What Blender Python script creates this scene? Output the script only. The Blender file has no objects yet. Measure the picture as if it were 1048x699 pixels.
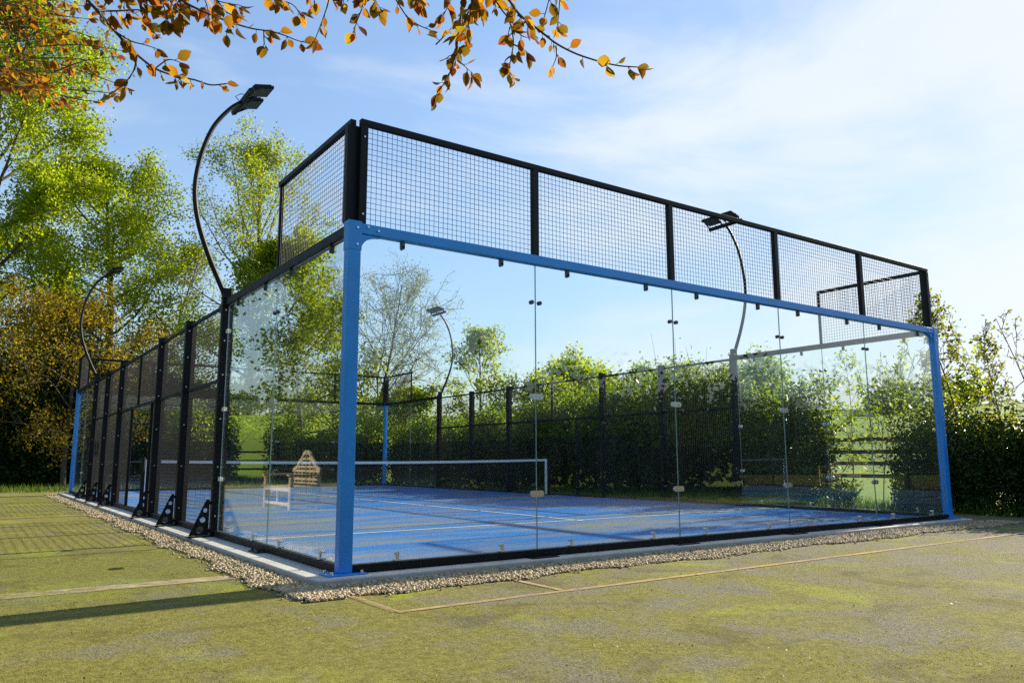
import bpy, math, random
import numpy as np
from mathutils import Vector, Matrix

R = math.radians
random.seed(7)
scn = bpy.context.scene
col = scn.collection
GRID_Z = 0.0

# ------------------------------------------------------------------ helpers
def link(o):
    col.objects.link(o)
    return o

def tag(o, label=None, cat=None, group=None, kind=None):
    if label: o['label'] = label
    if cat: o['category'] = cat
    if group: o['group'] = group
    if kind: o['kind'] = kind
    return o

def empty(name, loc=(0, 0, 0), rz=0.0):
    o = bpy.data.objects.new(name, None)
    o.empty_display_size = 0.2
    o.location = loc
    o.rotation_euler = (0, 0, rz)
    return link(o)

def wloc(o):
    v = Vector((0, 0, 0))
    while o is not None:
        v = v + o.location
        o = o.parent
    return v

def mesh_np(name, verts, faces, smooth=False):
    """verts (N,3); faces (M,k) all with the same corner count"""
    verts = np.asarray(verts, dtype=np.float32)
    faces = np.asarray(faces, dtype=np.int32)
    me = bpy.data.meshes.new(name)
    n, k = faces.shape
    me.vertices.add(len(verts)); me.vertices.foreach_set('co', verts.ravel())
    me.loops.add(n * k); me.loops.foreach_set('vertex_index', faces.ravel())
    me.polygons.add(n)
    me.polygons.foreach_set('loop_start', np.arange(0, n * k, k, dtype=np.int32))
    me.polygons.foreach_set('loop_total', np.full(n, k, dtype=np.int32))
    if smooth:
        me.polygons.foreach_set('use_smooth', np.ones(n, dtype=bool))
    me.update(calc_edges=True); me.validate()
    return me

class MB:
    """collects boxes, tubes and prisms; build() links them as ONE mesh object"""
    def __init__(s):
        s.v, s.f, s.mi, s.sm = [], [], [], []
    def add(s, vs, fs, mi=0, sm=False):
        b = len(s.v)
        s.v += [tuple(p) for p in vs]
        for f in fs:
            s.f.append(tuple(b + i for i in f)); s.mi.append(mi); s.sm.append(sm)
        return s
    def box(s, lo, hi, mi=0):
        x0, y0, z0 = lo; x1, y1, z1 = hi
        vs = [(x0,y0,z0),(x1,y0,z0),(x1,y1,z0),(x0,y1,z0),(x0,y0,z1),(x1,y0,z1),(x1,y1,z1),(x0,y1,z1)]
        fs = [(0,3,2,1),(4,5,6,7),(0,1,5,4),(1,2,6,5),(2,3,7,6),(3,0,4,7)]
        return s.add(vs, fs, mi)
    def obox(s, c, ax, ay, az, mi=0):
        """oriented box: centre and three half-axis vectors"""
        c, ax, ay, az = map(Vector, (c, ax, ay, az))
        vs = [c + ax*i + ay*j + az*k for k in (-1, 1) for (i, j) in ((-1,-1),(1,-1),(1,1),(-1,1))]
        fs = [(0,3,2,1),(4,5,6,7),(0,1,5,4),(1,2,6,5),(2,3,7,6),(3,0,4,7)]
        return s.add(vs, fs, mi)
    def tube(s, pts, rad, n=8, caps=True, mi=0, sm=True):
        pts = [Vector(p) for p in pts]
        if not isinstance(rad, (list, tuple)): rad = [rad] * len(pts)
        t0 = (pts[1] - pts[0]).normalized()
        ref = Vector((0, 0, 1)) if abs(t0.z) < 0.9 else Vector((1, 0, 0))
        u = t0.cross(ref).normalized()
        vs, fs = [], []
        for i, p in enumerate(pts):
            if i == 0: t = pts[1] - pts[0]
            elif i == len(pts) - 1: t = pts[-1] - pts[-2]
            else: t = pts[i+1] - pts[i-1]
            t = t.normalized() if t.length > 1e-9 else t0
            u = (u - t * u.dot(t))
            u = u.normalized() if u.length > 1e-6 else t.orthogonal().normalized()
            w = t.cross(u)
            for k in range(n):
                a = 2 * math.pi * k / n
                vs.append(p + (u * math.cos(a) + w * math.sin(a)) * rad[i])
        for i in range(len(pts) - 1):
            for k in range(n):
                k2 = (k + 1) % n
                fs.append((i*n + k, i*n + k2, (i+1)*n + k2, (i+1)*n + k))
        s.add(vs, fs, mi, sm)
        if caps:
            b = len(vs) - n
            s.add(vs[:n], [tuple(range(n-1, -1, -1))], mi, False)
            s.add(vs[b:], [tuple(range(n))], mi, False)
        return s
    def prism(s, poly, axis, a, b, mi=0):
        """extrude a polygon of 2-D points along axis 'x','y' or 'z' from a to b"""
        def p3(p, t):
            if axis == 'x': return (t, p[0], p[1])
            if axis == 'y': return (p[0], t, p[1])
            return (p[0], p[1], t)
        n = len(poly)
        vs = [p3(p, a) for p in poly] + [p3(p, b) for p in poly]
        fs = [tuple(range(n)), tuple(range(2*n-1, n-1, -1))]
        for i in range(n):
            j = (i + 1) % n
            fs.append((i, i + n, j + n, j))
        return s.add(vs, fs, mi)
    def build(s, name, mats, parent=None, bevel=0.0, fix=True, segs=2):
        off = wloc(parent) if parent is not None else Vector((0, 0, 0))
        me = bpy.data.meshes.new(name)
        me.from_pydata([Vector(p) - off for p in s.v], [], s.f)
        if not isinstance(mats, (list, tuple)): mats = [mats]
        for m in mats: me.materials.append(m)
        for p, mi, sm in zip(me.polygons, s.mi, s.sm):
            p.material_index = mi; p.use_smooth = sm
        if fix:
            import bmesh
            bm = bmesh.new(); bm.from_mesh(me)
            bmesh.ops.recalc_face_normals(bm, faces=bm.faces)
            bm.to_mesh(me); bm.free()
        me.update()
        o = link(bpy.data.objects.new(name, me))
        if parent is not None: o.parent = parent
        if bevel > 0:
            md = o.modifiers.new('bevel', 'BEVEL'); md.width = bevel; md.segments = segs
            md.limit_method = 'ANGLE'; md.angle_limit = R(40)
        return o

def obj_np(name, verts, faces, mat, parent=None, smooth=False):
    v = np.asarray(verts, dtype=np.float64)
    if parent is not None: v = v - np.array(wloc(parent))[None, :]
    me = mesh_np(name, v, faces, smooth)
    me.materials.append(mat)
    o = link(bpy.data.objects.new(name, me))
    if parent is not None: o.parent = parent
    return o

def copy_tree(o, parent=None):
    c = o.copy(); col.objects.link(c)
    if parent is not None: c.parent = parent
    for ch in list(o.children): copy_tree(ch, c)
    return c

# ------------------------------------------------------------------ materials
def new_mat(name):
    m = bpy.data.materials.new(name); m.use_nodes = True
    nt = m.node_tree
    for n in list(nt.nodes): nt.nodes.remove(n)
    out = nt.nodes.new('ShaderNodeOutputMaterial')
    return m, nt, out

def N(nt, kind, **kw):
    n = nt.nodes.new(kind)
    for k, v in kw.items():
        if k.startswith('_'): setattr(n, k[1:], v)
        else:
            n.inputs[k.replace('__', ' ')].default_value = v
    return n

def ramp(nt, stops, interp='LINEAR'):
    r = nt.nodes.new('ShaderNodeValToRGB'); cr = r.color_ramp; cr.interpolation = interp
    while len(cr.elements) < len(stops): cr.elements.new(0.5)
    for e, (p, c) in zip(cr.elements, stops):
        e.position = p; e.color = (c[0], c[1], c[2], 1) if not isinstance(c, (int, float)) else (c, c, c, 1)
    return r

def principled(name, colour, rough=0.5, metal=0.0, noise=0.0, nscale=8.0, bump=0.0, bscale=60.0, coat=0.0, spec=0.5):
    m, nt, out = new_mat(name)
    p = N(nt, 'ShaderNodeBsdfPrincipled', Roughness=rough, Metallic=metal)
    p.inputs['Specular IOR Level'].default_value = spec
    p.inputs['Coat Weight'].default_value = coat
    tc = N(nt, 'ShaderNodeTexCoord')
    if noise > 0:
        n = N(nt, 'ShaderNodeTexNoise', Scale=nscale, Detail=6.0, Roughness=0.65)
        nt.links.new(tc.outputs['Object'], n.inputs['Vector'])
        r = ramp(nt, [(0.3, [c * (1 - noise) for c in colour]), (0.7, [min(1, c * (1 + noise)) for c in colour])])
        nt.links.new(n.outputs['Fac'], r.inputs['Fac'])
        nt.links.new(r.outputs['Color'], p.inputs['Base Color'])
        rr = N(nt, 'ShaderNodeMapRange'); rr.inputs['To Min'].default_value = max(0.05, rough - 0.12); rr.inputs['To Max'].default_value = min(1, rough + 0.12)
        nt.links.new(n.outputs['Fac'], rr.inputs['Value']); nt.links.new(rr.outputs['Result'], p.inputs['Roughness'])
    else:
        p.inputs['Base Color'].default_value = (*colour, 1)
    if bump > 0:
        b = N(nt, 'ShaderNodeBump', Strength=bump, Distance=0.01)
        n2 = N(nt, 'ShaderNodeTexNoise', Scale=bscale, Detail=4.0)
        nt.links.new(tc.outputs['Object'], n2.inputs['Vector'])
        nt.links.new(n2.outputs['Fac'], b.inputs['Height']); nt.links.new(b.outputs['Normal'], p.inputs['Normal'])
    nt.links.new(p.outputs[0], out.inputs[0])
    return m

def leaf_mat(name, cols, trans=0.45, tcol=None, rough=0.45):
    """leaves: colour varies leaf by leaf; part of the light passes through"""
    m, nt, out = new_mat(name)
    g = N(nt, 'ShaderNodeNewGeometry')
    k = len(cols)
    r = ramp(nt, [((i + 0.5) / k, c) for i, c in enumerate(cols)])
    nt.links.new(g.outputs['Random Per Island'], r.inputs['Fac'])
    p = N(nt, 'ShaderNodeBsdfPrincipled', Roughness=rough); p.inputs['Specular IOR Level'].default_value = 0.12
    t = N(nt, 'ShaderNodeBsdfTranslucent')
    nt.links.new(r.outputs['Color'], p.inputs['Base Color'])
    mul = N(nt, 'ShaderNodeMix', _data_type='RGBA', _blend_type='MULTIPLY')
    mul.inputs[0].default_value = 1.0
    tc = tcol or (1.9, 1.7, 0.7)
    nt.links.new(r.outputs['Color'], mul.inputs[6]); mul.inputs[7].default_value = (*tc, 1)
    nt.links.new(mul.outputs[2], t.inputs['Color'])
    mx = N(nt, 'ShaderNodeMixShader', Fac=trans)
    nt.links.new(p.outputs[0], mx.inputs[1]); nt.links.new(t.outputs[0], mx.inputs[2])
    nt.links.new(mx.outputs[0], out.inputs[0])
    return m

def glass_mat(name, tint, film=0.007):
    m, nt, out = new_mat(name)
    g = N(nt, 'ShaderNodeNewGeometry')
    ior = N(nt, 'ShaderNodeMix', _data_type='FLOAT'); ior.inputs[2].default_value = 1.52; ior.inputs[3].default_value = 1 / 1.52
    nt.links.new(g.outputs['Backfacing'], ior.inputs[0])
    fr = N(nt, 'ShaderNodeFresnel'); nt.links.new(ior.outputs[0], fr.inputs['IOR'])
    tr = N(nt, 'ShaderNodeBsdfTransparent', Color=(*tint, 1))
    gl = N(nt, 'ShaderNodeBsdfGlossy', Color=(1, 1, 1, 1), Roughness=0.0)
    mx = N(nt, 'ShaderNodeMixShader')
    nt.links.new(fr.outputs[0], mx.inputs[0]); nt.links.new(tr.outputs[0], mx.inputs[1]); nt.links.new(gl.outputs[0], mx.inputs[2])
    # thin film of dust, streaked by the weather
    tc = N(nt, 'ShaderNodeTexCoord'); mp = N(nt, 'ShaderNodeMapping'); mp.inputs['Scale'].default_value = (1.3, 1.3, 0.45)
    nt.links.new(tc.outputs['Object'], mp.inputs['Vector'])
    no = N(nt, 'ShaderNodeTexNoise', Scale=2.2, Detail=8.0, Roughness=0.7); nt.links.new(mp.outputs[0], no.inputs['Vector'])
    rr = N(nt, 'ShaderNodeMapRange'); rr.inputs['From Min'].default_value = 0.35; rr.inputs['From Max'].default_value = 0.75
    rr.inputs['To Min'].default_value = film * 0.3; rr.inputs['To Max'].default_value = film * 1.8
    nt.links.new(no.outputs['Fac'], rr.inputs['Value'])
    df = N(nt, 'ShaderNodeBsdfDiffuse', Color=(0.75, 0.78, 0.76, 1))
    m2 = N(nt, 'ShaderNodeMixShader')
    nt.links.new(rr.outputs[0], m2.inputs[0]); nt.links.new(mx.outputs[0], m2.inputs[1]); nt.links.new(df.outputs[0], m2.inputs[2])
    nt.links.new(m2.outputs[0], out.inputs[0])
    return m

M = {}
M['blue'] = principled('blue_paint', (0.014, 0.235, 0.67), 0.36, noise=0.14, nscale=3, bump=0.05, bscale=90)
M['black'] = principled('black_powder_coat', (0.0045, 0.005, 0.006), 0.5, noise=0.2, nscale=4, bump=0.04, bscale=120, spec=0.22)
M['wire'] = principled('black_wire', (0.016, 0.015, 0.014), 0.5, spec=0.4)
M['steel'] = principled('bright_steel', (0.62, 0.62, 0.6), 0.3, metal=0.9)
M['rubber'] = principled('black_rubber', (0.02, 0.02, 0.02), 0.7)
M['white_plate'] = principled('white_plate', (0.75, 0.76, 0.74), 0.4)
M['lens'] = principled('lamp_lens', (0.09, 0.11, 0.11), 0.12, noise=0.2, nscale=40)
M['band'] = principled('white_webbing', (0.78, 0.79, 0.78), 0.75, noise=0.06, nscale=30)
M['netcord'] = principled('black_net_cord', (0.018, 0.018, 0.02), 0.8)
M['bark'] = principled('bark', (0.09, 0.07, 0.05), 0.9, noise=0.4, nscale=9, bump=0.5, bscale=25)
M['bark_pale'] = principled('pale_bark', (0.16, 0.14, 0.10), 0.9, noise=0.35, nscale=9, bump=0.4, bscale=25)
M['twig'] = principled('dark_twig', (0.05, 0.035, 0.028), 0.7, noise=0.3, nscale=30)
M['teak'] = principled('weathered_teak', (0.40, 0.33, 0.20), 0.65, noise=0.22, nscale=14, bump=0.2, bscale=40)
M['oak'] = principled('weathered_rail_wood', (0.10, 0.085, 0.065), 0.85, noise=0.35, nscale=10, bump=0.4, bscale=30)
M['concrete'] = principled('pale_concrete', (0.44, 0.42, 0.37), 0.85, noise=0.16, nscale=4, bump=0.35, bscale=70)
M['glass'] = glass_mat('toughened_glass', (0.965, 0.985, 0.978))
M['glass_edge'] = principled('glass_edge', (0.20, 0.30, 0.27), 0.2)
M['clip'] = principled('dark_clip', (0.045, 0.05, 0.05), 0.4, metal=0.4)
# leaves
M['lime'] = leaf_mat('lime_leaf', [(0.16,0.24,0.010),(0.23,0.31,0.014),(0.12,0.19,0.010),(0.28,0.34,0.02)], 0.55)
M['spring'] = leaf_mat('spring_leaf', [(0.15,0.22,0.014),(0.22,0.29,0.022),(0.11,0.17,0.012),(0.26,0.30,0.03)], 0.55)
M['midleaf'] = leaf_mat('mid_green_leaf', [(0.05,0.10,0.012),(0.09,0.15,0.018),(0.04,0.075,0.01),(0.12,0.17,0.02)], 0.45)
M['darkleaf'] = leaf_mat('evergreen_and_shade_leaf', [(0.018,0.045,0.010),(0.03,0.06,0.012),(0.014,0.03,0.008),(0.04,0.075,0.015)], 0.2, rough=0.35)  # evergreens; also the lower hedges, their shade put into the colour
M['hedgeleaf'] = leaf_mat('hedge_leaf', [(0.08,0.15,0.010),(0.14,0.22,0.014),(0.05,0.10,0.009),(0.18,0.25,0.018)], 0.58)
M['bronze'] = leaf_mat('bronze_leaf', [(0.17,0.15,0.016),(0.23,0.20,0.02),(0.12,0.16,0.012),(0.17,0.10,0.016)], 0.55, tcol=(1.8,1.5,0.6))
M['copper'] = leaf_mat('copper_beech_leaf', [(0.17,0.07,0.014),(0.27,0.16,0.015),(0.12,0.05,0.015),(0.23,0.19,0.02),(0.16,0.045,0.014),(0.10,0.075,0.012)], 0.6, tcol=(1.9,1.6,0.6), rough=0.6)
M['budleaf'] = leaf_mat('bud_leaf', [(0.14,0.19,0.025),(0.19,0.22,0.04),(0.11,0.13,0.025)], 0.5)
M['yellowleaf'] = leaf_mat('yellow_green_leaf', [(0.16,0.18,0.016),(0.13,0.18,0.016),(0.20,0.20,0.022),(0.09,0.14,0.014)], 0.5)
M['grassblade'] = leaf_mat('grass_blade', [(0.06,0.12,0.015),(0.10,0.16,0.02),(0.05,0.09,0.012)], 0.35)
M['mossblade'] = leaf_mat('moss_sprig', [(0.17,0.165,0.03),(0.21,0.20,0.04),(0.14,0.14,0.03),(0.25,0.26,0.04)], 0.35)

# ------------------------------------------------------------------ camera (solved from the court's own 10 x 20 m plan)
CAM = Vector((-2.64803, -6.22108, 0.98292)); YAW, PITCH, ROLL, FPX = 0.6110098, 0.1508111, -0.0027774, 793.088
F = Vector((math.sin(YAW)*math.cos(PITCH), math.cos(YAW)*math.cos(PITCH), math.sin(PITCH)))
r0 = Vector((math.cos(YAW), -math.sin(YAW), 0)); u0 = r0.cross(F)
RT = r0*math.cos(ROLL) + u0*math.sin(ROLL); UP = -r0*math.sin(ROLL) + u0*math.cos(ROLL)
cd = bpy.data.cameras.new('camera'); cam = link(bpy.data.objects.new('camera', cd))
cam.matrix_world = Matrix(((RT.x, UP.x, -F.x, CAM.x), (RT.y, UP.y, -F.y, CAM.y), (RT.z, UP.z, -F.z, CAM.z), (0, 0, 0, 1)))
cd.sensor_width = 36; cd.lens = FPX / 1048 * 36; cd.clip_end = 3000; cd.clip_start = 0.05
scn.camera = cam
def at(px, py, d):
    """the point d metres from the lens in a given direction"""
    v = F + RT * ((px - 524) / FPX) - UP * ((py - 349.5) / FPX)
    return CAM + v.normalized() * d

# ------------------------------------------------------------------ light
SUN_AZ, SUN_EL = R(87), R(25)
sv = Vector((math.sin(SUN_AZ)*math.cos(SUN_EL), math.cos(SUN_AZ)*math.cos(SUN_EL), math.sin(SUN_EL)))
sl = bpy.data.lights.new('sun', 'SUN'); sl.energy = 5.0; sl.angle = R(0.53); sl.color = (1.0, 0.90, 0.74)
so = link(bpy.data.objects.new('sun', sl)); so.rotation_euler = sv.to_track_quat('Z', 'Y').to_euler()
so.location = (30, 5, 20)
w = bpy.data.worlds.new('World'); scn.world = w; w.use_nodes = True
nt = w.node_tree
for n in list(nt.nodes): nt.nodes.remove(n)
wo = nt.nodes.new('ShaderNodeOutputWorld'); bg = nt.nodes.new('ShaderNodeBackground'); bg.inputs['Strength'].default_value = 0.115
sky = nt.nodes.new('ShaderNodeTexSky'); sky.sky_type = 'NISHITA'; sky.sun_disc = False
sky.sun_elevation = SUN_EL; sky.sun_rotation = SUN_AZ; sky.air_density = 1.0; sky.dust_density = 0.35; sky.ozone_density = 1.4; sky.altitude = 60
tc = nt.nodes.new('ShaderNodeTexCoord'); mp = nt.nodes.new('ShaderNodeMapping'); mp.inputs['Scale'].default_value = (1.2, 2.6, 5.5)
mp.inputs['Rotation'].default_value = (0.25, -0.3, 0.5)
nt.links.new(tc.outputs['Generated'], mp.inputs['Vector'])
cn = N(nt, 'ShaderNodeTexNoise', Scale=1.15, Detail=9.0, Roughness=0.55, Distortion=0.55); nt.links.new(mp.outputs[0], cn.inputs['Vector'])
dt = nt.nodes.new('ShaderNodeVectorMath'); dt.operation = 'DOT_PRODUCT'; nt.links.new(tc.outputs['Generated'], dt.inputs[0]); dt.inputs[1].default_value = tuple(sv)
cz = N(nt, 'ShaderNodeMapRange'); nt.links.new(dt.outputs['Value'], cz.inputs['Value']); cz.inputs['From Min'].default_value = 0.45; cz.inputs['From Max'].default_value = 0.98; cz.inputs['To Min'].default_value = -0.165; cz.inputs['To Max'].default_value = 0.13
ca = N(nt, 'ShaderNodeMath', _operation='ADD'); nt.links.new(cn.outputs['Fac'], ca.inputs[0]); nt.links.new(cz.outputs[0], ca.inputs[1])
cr = ramp(nt, [(0.38, 0.0), (0.70, 0.8)], 'EASE'); nt.links.new(ca.outputs[0], cr.inputs['Fac'])
cm = N(nt, 'ShaderNodeMix', _data_type='RGBA'); cm.inputs[7].default_value = (3.5, 3.72, 3.95, 1)
# sky brightness is compressed so the air near the sun does not blow out
lum = nt.nodes.new('ShaderNodeRGBToBW'); nt.links.new(sky.outputs[0], lum.inputs[0])
dv = N(nt, 'ShaderNodeMath', _operation='MULTIPLY_ADD'); nt.links.new(lum.outputs[0], dv.inputs[0]); dv.inputs[1].default_value = 1/3.4; dv.inputs[2].default_value = 1.0
iv = N(nt, 'ShaderNodeMath', _operation='DIVIDE'); iv.inputs[0].default_value = 1.5; nt.links.new(dv.outputs[0], iv.inputs[1])
vm = nt.nodes.new('ShaderNodeVectorMath'); vm.operation = 'SCALE'; nt.links.new(sky.outputs[0], vm.inputs[0]); nt.links.new(iv.outputs[0], vm.inputs['Scale'])
nt.links.new(cr.outputs['Color'], cm.inputs[0]); nt.links.new(vm.outputs[0], cm.inputs[6])
nt.links.new(cm.outputs[2], bg.inputs['Color']); nt.links.new(bg.outputs[0], wo.inputs[0])
scn.view_settings.view_transform = 'Standard'; scn.view_settings.look = 'None'
scn.view_settings.exposure = 1.2; scn.view_settings.gamma = 1.0
scn.render.engine = 'CYCLES'
scn.cycles.max_bounces = 12; scn.cycles.transparent_max_bounces = 48; scn.cycles.glossy_bounces = 5
scn.cycles.diffuse_bounces = 4; scn.cycles.transmission_bounces = 6
scn.cycles.use_denoising = False
scn.cycles.sample_clamp_indirect = 4.0
try: scn.cycles.denoiser = 'OPENIMAGEDENOISE'
except Exception: pass

# ------------------------------------------------------------------ terrain
def terrain_h(x, y):
    d = np.sqrt((x - 4.0)**2 + (y - 8.0)**2)
    t = np.clip((d - 48) / 210.0, 0, 1)
    h = 16.0 * (t * t * (3 - 2 * t)) * 0.55 + 16.0 * t * 0.45
    return h + t * (1.3 * np.sin(x * 0.021 + 1.1) + 1.2 * np.sin(y * 0.017 - 0.6)) - np.clip((d - 330) / 600, 0, 1) * 14

def field_mat():
    m, nt, out = new_mat('field_grass')
    tc = N(nt, 'ShaderNodeTexCoord')
    n1 = N(nt, 'ShaderNodeTexNoise', Scale=0.05, Detail=5.0); n2 = N(nt, 'ShaderNodeTexNoise', Scale=3.0, Detail=8.0, Roughness=0.7)
    for n in (n1, n2): nt.links.new(tc.outputs['Object'], n.inputs['Vector'])
    a = ramp(nt, [(0.3, (0.14, 0.23, 0.010)), (0.7, (0.21, 0.30, 0.014))]); b = ramp(nt, [(0.3, 0.55), (0.7, 1.15)])
    nt.links.new(n1.outputs['Fac'], a.inputs['Fac']); nt.links.new(n2.outputs['Fac'], b.inputs['Fac'])
    mx = N(nt, 'ShaderNodeMix', _data_type='RGBA', _blend_type='MULTIPLY'); mx.inputs[0].default_value = 1
    nt.links.new(a.outputs[0], mx.inputs[6]); nt.links.new(b.outputs[0], mx.inputs[7])
    p = N(nt, 'ShaderNodeBsdfPrincipled', Roughness=0.9); p.inputs['Specular IOR Level'].default_value = 0.15
    bp = N(nt, 'ShaderNodeBump', Strength=0.6, Distance=0.05); nt.links.new(n2.outputs['Fac'], bp.inputs['Height']); nt.links.new(bp.outputs[0], p.inputs['Normal'])
    nt.links.new(mx.outputs[2], p.inputs['Base Color']); nt.links.new(p.outputs[0], out.inputs[0])
    return m
g = np.concatenate([-np.geomspace(900, 6, 46), np.linspace(-4, 4, 5), np.geomspace(6, 900, 46)])
gx, gy = np.meshgrid(g + 4, g + 8, indexing='ij'); gz = terrain_h(gx, gy) - 0.012
n_ = len(g); idx = np.arange(n_ * n_).reshape(n_, n_)
fc = np.stack([idx[:-1, :-1], idx[1:, :-1], idx[1:, 1:], idx[:-1, 1:]], -1).reshape(-1, 4)
tag(obj_np('ground', np.stack([gx, gy, gz], -1).reshape(-1, 3), fc, field_mat(), smooth=True), kind='structure')

def apron_mat():
    """old macadam court overgrown with moss"""
    m, nt, out = new_mat('mossy_macadam')
    L = nt.links.new
    tc = N(nt, 'ShaderNodeTexCoord')
    def noise(scale, detail=8.0, rough=0.65, dist=0.0, vec=None):
        n = N(nt, 'ShaderNodeTexNoise', Scale=scale, Detail=detail, Roughness=rough, Distortion=dist)
        L(vec or tc.outputs['Object'], n.inputs['Vector']); return n
    def mix(a, b, fac, blend='MIX'):
        x = N(nt, 'ShaderNodeMix', _data_type='RGBA', _blend_type=blend)
        if isinstance(fac, (int, float)): x.inputs[0].default_value = fac
        else: L(fac, x.inputs[0])
        for v, i in ((a, 6), (b, 7)):
            if isinstance(v, tuple): x.inputs[i].default_value = (*v, 1)
            else: L(v, x.inputs[i])
        return x.outputs[2]
    big = noise(0.32, 5, 0.6, 0.4); mid = noise(1.7, 8, 0.68, 0.3); fine = noise(16, 8, 0.75); grain = noise(75, 5, 0.8)
    moss = ramp(nt, [(0.25, (0.085, 0.080, 0.020)), (0.45, (0.158, 0.147, 0.033)), (0.6, (0.215, 0.198, 0.050)), (0.78, (0.29, 0.265, 0.078))]); L(fine.outputs['Fac'], moss.inputs[0])
    tar = ramp(nt, [(0.25, (0.08, 0.075, 0.055)), (0.5, (0.165, 0.150, 0.105)), (0.72, (0.26, 0.235, 0.17))]); L(grain.outputs['Fac'], tar.inputs[0])
    # more bare macadam towards the car-park side
    sep = N(nt, 'ShaderNodeSeparateXYZ'); L(tc.outputs['Object'], sep.inputs[0])
    mr = N(nt, 'ShaderNodeMapRange'); L(sep.outputs['X'], mr.inputs[0])
    mr.inputs['From Min'].default_value = -2; mr.inputs['From Max'].default_value = 11; mr.inputs['To Min'].default_value = -0.06; mr.inputs['To Max'].default_value = 0.17
    ad = N(nt, 'ShaderNodeMath', _operation='ADD'); L(mid.outputs['Fac'], ad.inputs[0]); L(mr.outputs[0], ad.inputs[1])
    ad2 = N(nt, 'ShaderNodeMath', _operation='MULTIPLY_ADD'); L(big.outputs['Fac'], ad2.inputs[0]); ad2.inputs[1].default_value = 0.5; L(ad.outputs[0], ad2.inputs[2])
    f = ramp(nt, [(0.72, 0.0), (0.88, 0.9)]); L(ad2.outputs[0], f.inputs[0])
    c = mix(moss.outputs[0], tar.outputs[0], f.outputs[0])
    # bright young moss cushions, brown dead patches
    m2 = noise(0.9, 7, 0.6, 0.6); f2 = ramp(nt, [(0.56, 0.0), (0.66, 1.0)]); L(m2.outputs['Fac'], f2.inputs[0])
    mp = N(nt, 'ShaderNodeMapping'); mp.inputs['Location'].default_value = (13, 7, 0); L(tc.outputs['Object'], mp.inputs[0])
    m3 = noise(1.25, 8, 0.7, 0.8, mp.outputs[0]); f3 = ramp(nt, [(0.54, 0.0), (0.64, 1.0)]); L(m3.outputs['Fac'], f3.inputs[0])
    f2b = N(nt, 'ShaderNodeMath', _operation='MULTIPLY'); L(f2.outputs[0], f2b.inputs[0]); L(fine.outputs['Fac'], f2b.inputs[1])
    g2 = N(nt, 'ShaderNodeMath', _operation='MULTIPLY', _use_clamp=True); L(f2b.outputs[0], g2.inputs[0]); g2.inputs[1].default_value = 1.35
    c = mix(c, (0.25, 0.27, 0.03), g2.outputs[0])
    f3b = N(nt, 'ShaderNodeMath', _operation='MULTIPLY'); L(f3.outputs[0], f3b.inputs[0]); L(fine.outputs['Fac'], f3b.inputs[1])
    g3 = N(nt, 'ShaderNodeMath', _operation='MULTIPLY', _use_clamp=True); L(f3b.outputs[0], g3.inputs[0]); g3.inputs[1].default_value = 1.0
    c = mix(c, (0.080, 0.064, 0.026), g3.outputs[0])
    gr = ramp(nt, [(0.28, 0.45), (0.5, 1.0), (0.74, 1.5)]); L(grain.outputs['Fac'], gr.inputs[0])
    c = mix(c, gr.outputs[0], 0.85, 'MULTIPLY')
    p = N(nt, 'ShaderNodeBsdfPrincipled', Roughness=0.95); p.inputs['Specular IOR Level'].default_value = 0.12
    L(c, p.inputs['Base Color'])
    hs = N(nt, 'ShaderNodeMath', _operation='MULTIPLY_ADD'); L(fine.outputs['Fac'], hs.inputs[0]); hs.inputs[1].default_value = 2.0; L(grain.outputs['Fac'], hs.inputs[2])
    b = N(nt, 'ShaderNodeBump', Strength=0.75, Distance=0.012); L(hs.outputs[0], b.inputs['Height']); L(b.outputs[0], p.inputs['Normal'])
    L(p.outputs[0], out.inputs[0])
    return m
ap = MB()
ap.add([(-16, -25, -0.004), (12.0, -25, -0.004), (12.0, 29.5, -0.004), (-16, 29.5, -0.004)], [(0, 1, 2, 3)])
tag(ap.build('old_court_ground', apron_mat(), fix=False), kind='structure')

def worn_mat(name, c, lo, hi):
    m, nt, out = new_mat(name); L = nt.links.new
    tc = N(nt, 'ShaderNodeTexCoord')
    n = N(nt, 'ShaderNodeTexNoise', Scale=9.0, Detail=9.0, Roughness=0.75); L(tc.outputs['Object'], n.inputs[0])
    n2 = N(nt, 'ShaderNodeTexNoise', Scale=1.1, Detail=3.0); L(tc.outputs['Object'], n2.inputs[0])
    s = N(nt, 'ShaderNodeMath', _operation='MULTIPLY_ADD'); L(n2.outputs[0], s.inputs[0]); s.inputs[1].default_value = 0.6; L(n.outputs[0], s.inputs[2])
    r = ramp(nt, [(lo, 0.0), (hi, 1.0)]); L(s.outputs[0], r.inputs[0])
    p = N(nt, 'ShaderNodeBsdfPrincipled', Roughness=0.9); p.inputs['Base Color'].default_value = (*c, 1); p.inputs['Specular IOR Level'].default_value = 0.15
    t = N(nt, 'ShaderNodeBsdfTransparent'); mx = N(nt, 'ShaderNodeMixShader')
    L(r.outputs[0], mx.inputs[0]); L(t.outputs[0], mx.inputs[1]); L(p.outputs[0], mx.inputs[2]); L(mx.outputs[0], out.inputs[0])
    return m
M['oldline'] = worn_mat('worn_court_paint', (0.42, 0.29, 0.15), 0.52, 0.92)
M['oldbase'] = worn_mat('worn_base_line', (0.45, 0.36, 0.20), 0.60, 1.0)
def sheet(name, x0, y0, x1, y1, z, mat):
    b = MB(); b.add([(x0,y0,z),(x1,y0,z),(x1,y1,z),(x0,y1,z)], [(0,1,2,3)])
    return tag(b.build(name, mat, fix=False), kind='structure')
sheet('painted_line', -0.24, -1.50, 11.9, -1.44, 0.001, M['oldline'])
sheet('painted_line', -0.27, -1.44, -0.21, -0.50, 0.001, M['oldline'])
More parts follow.
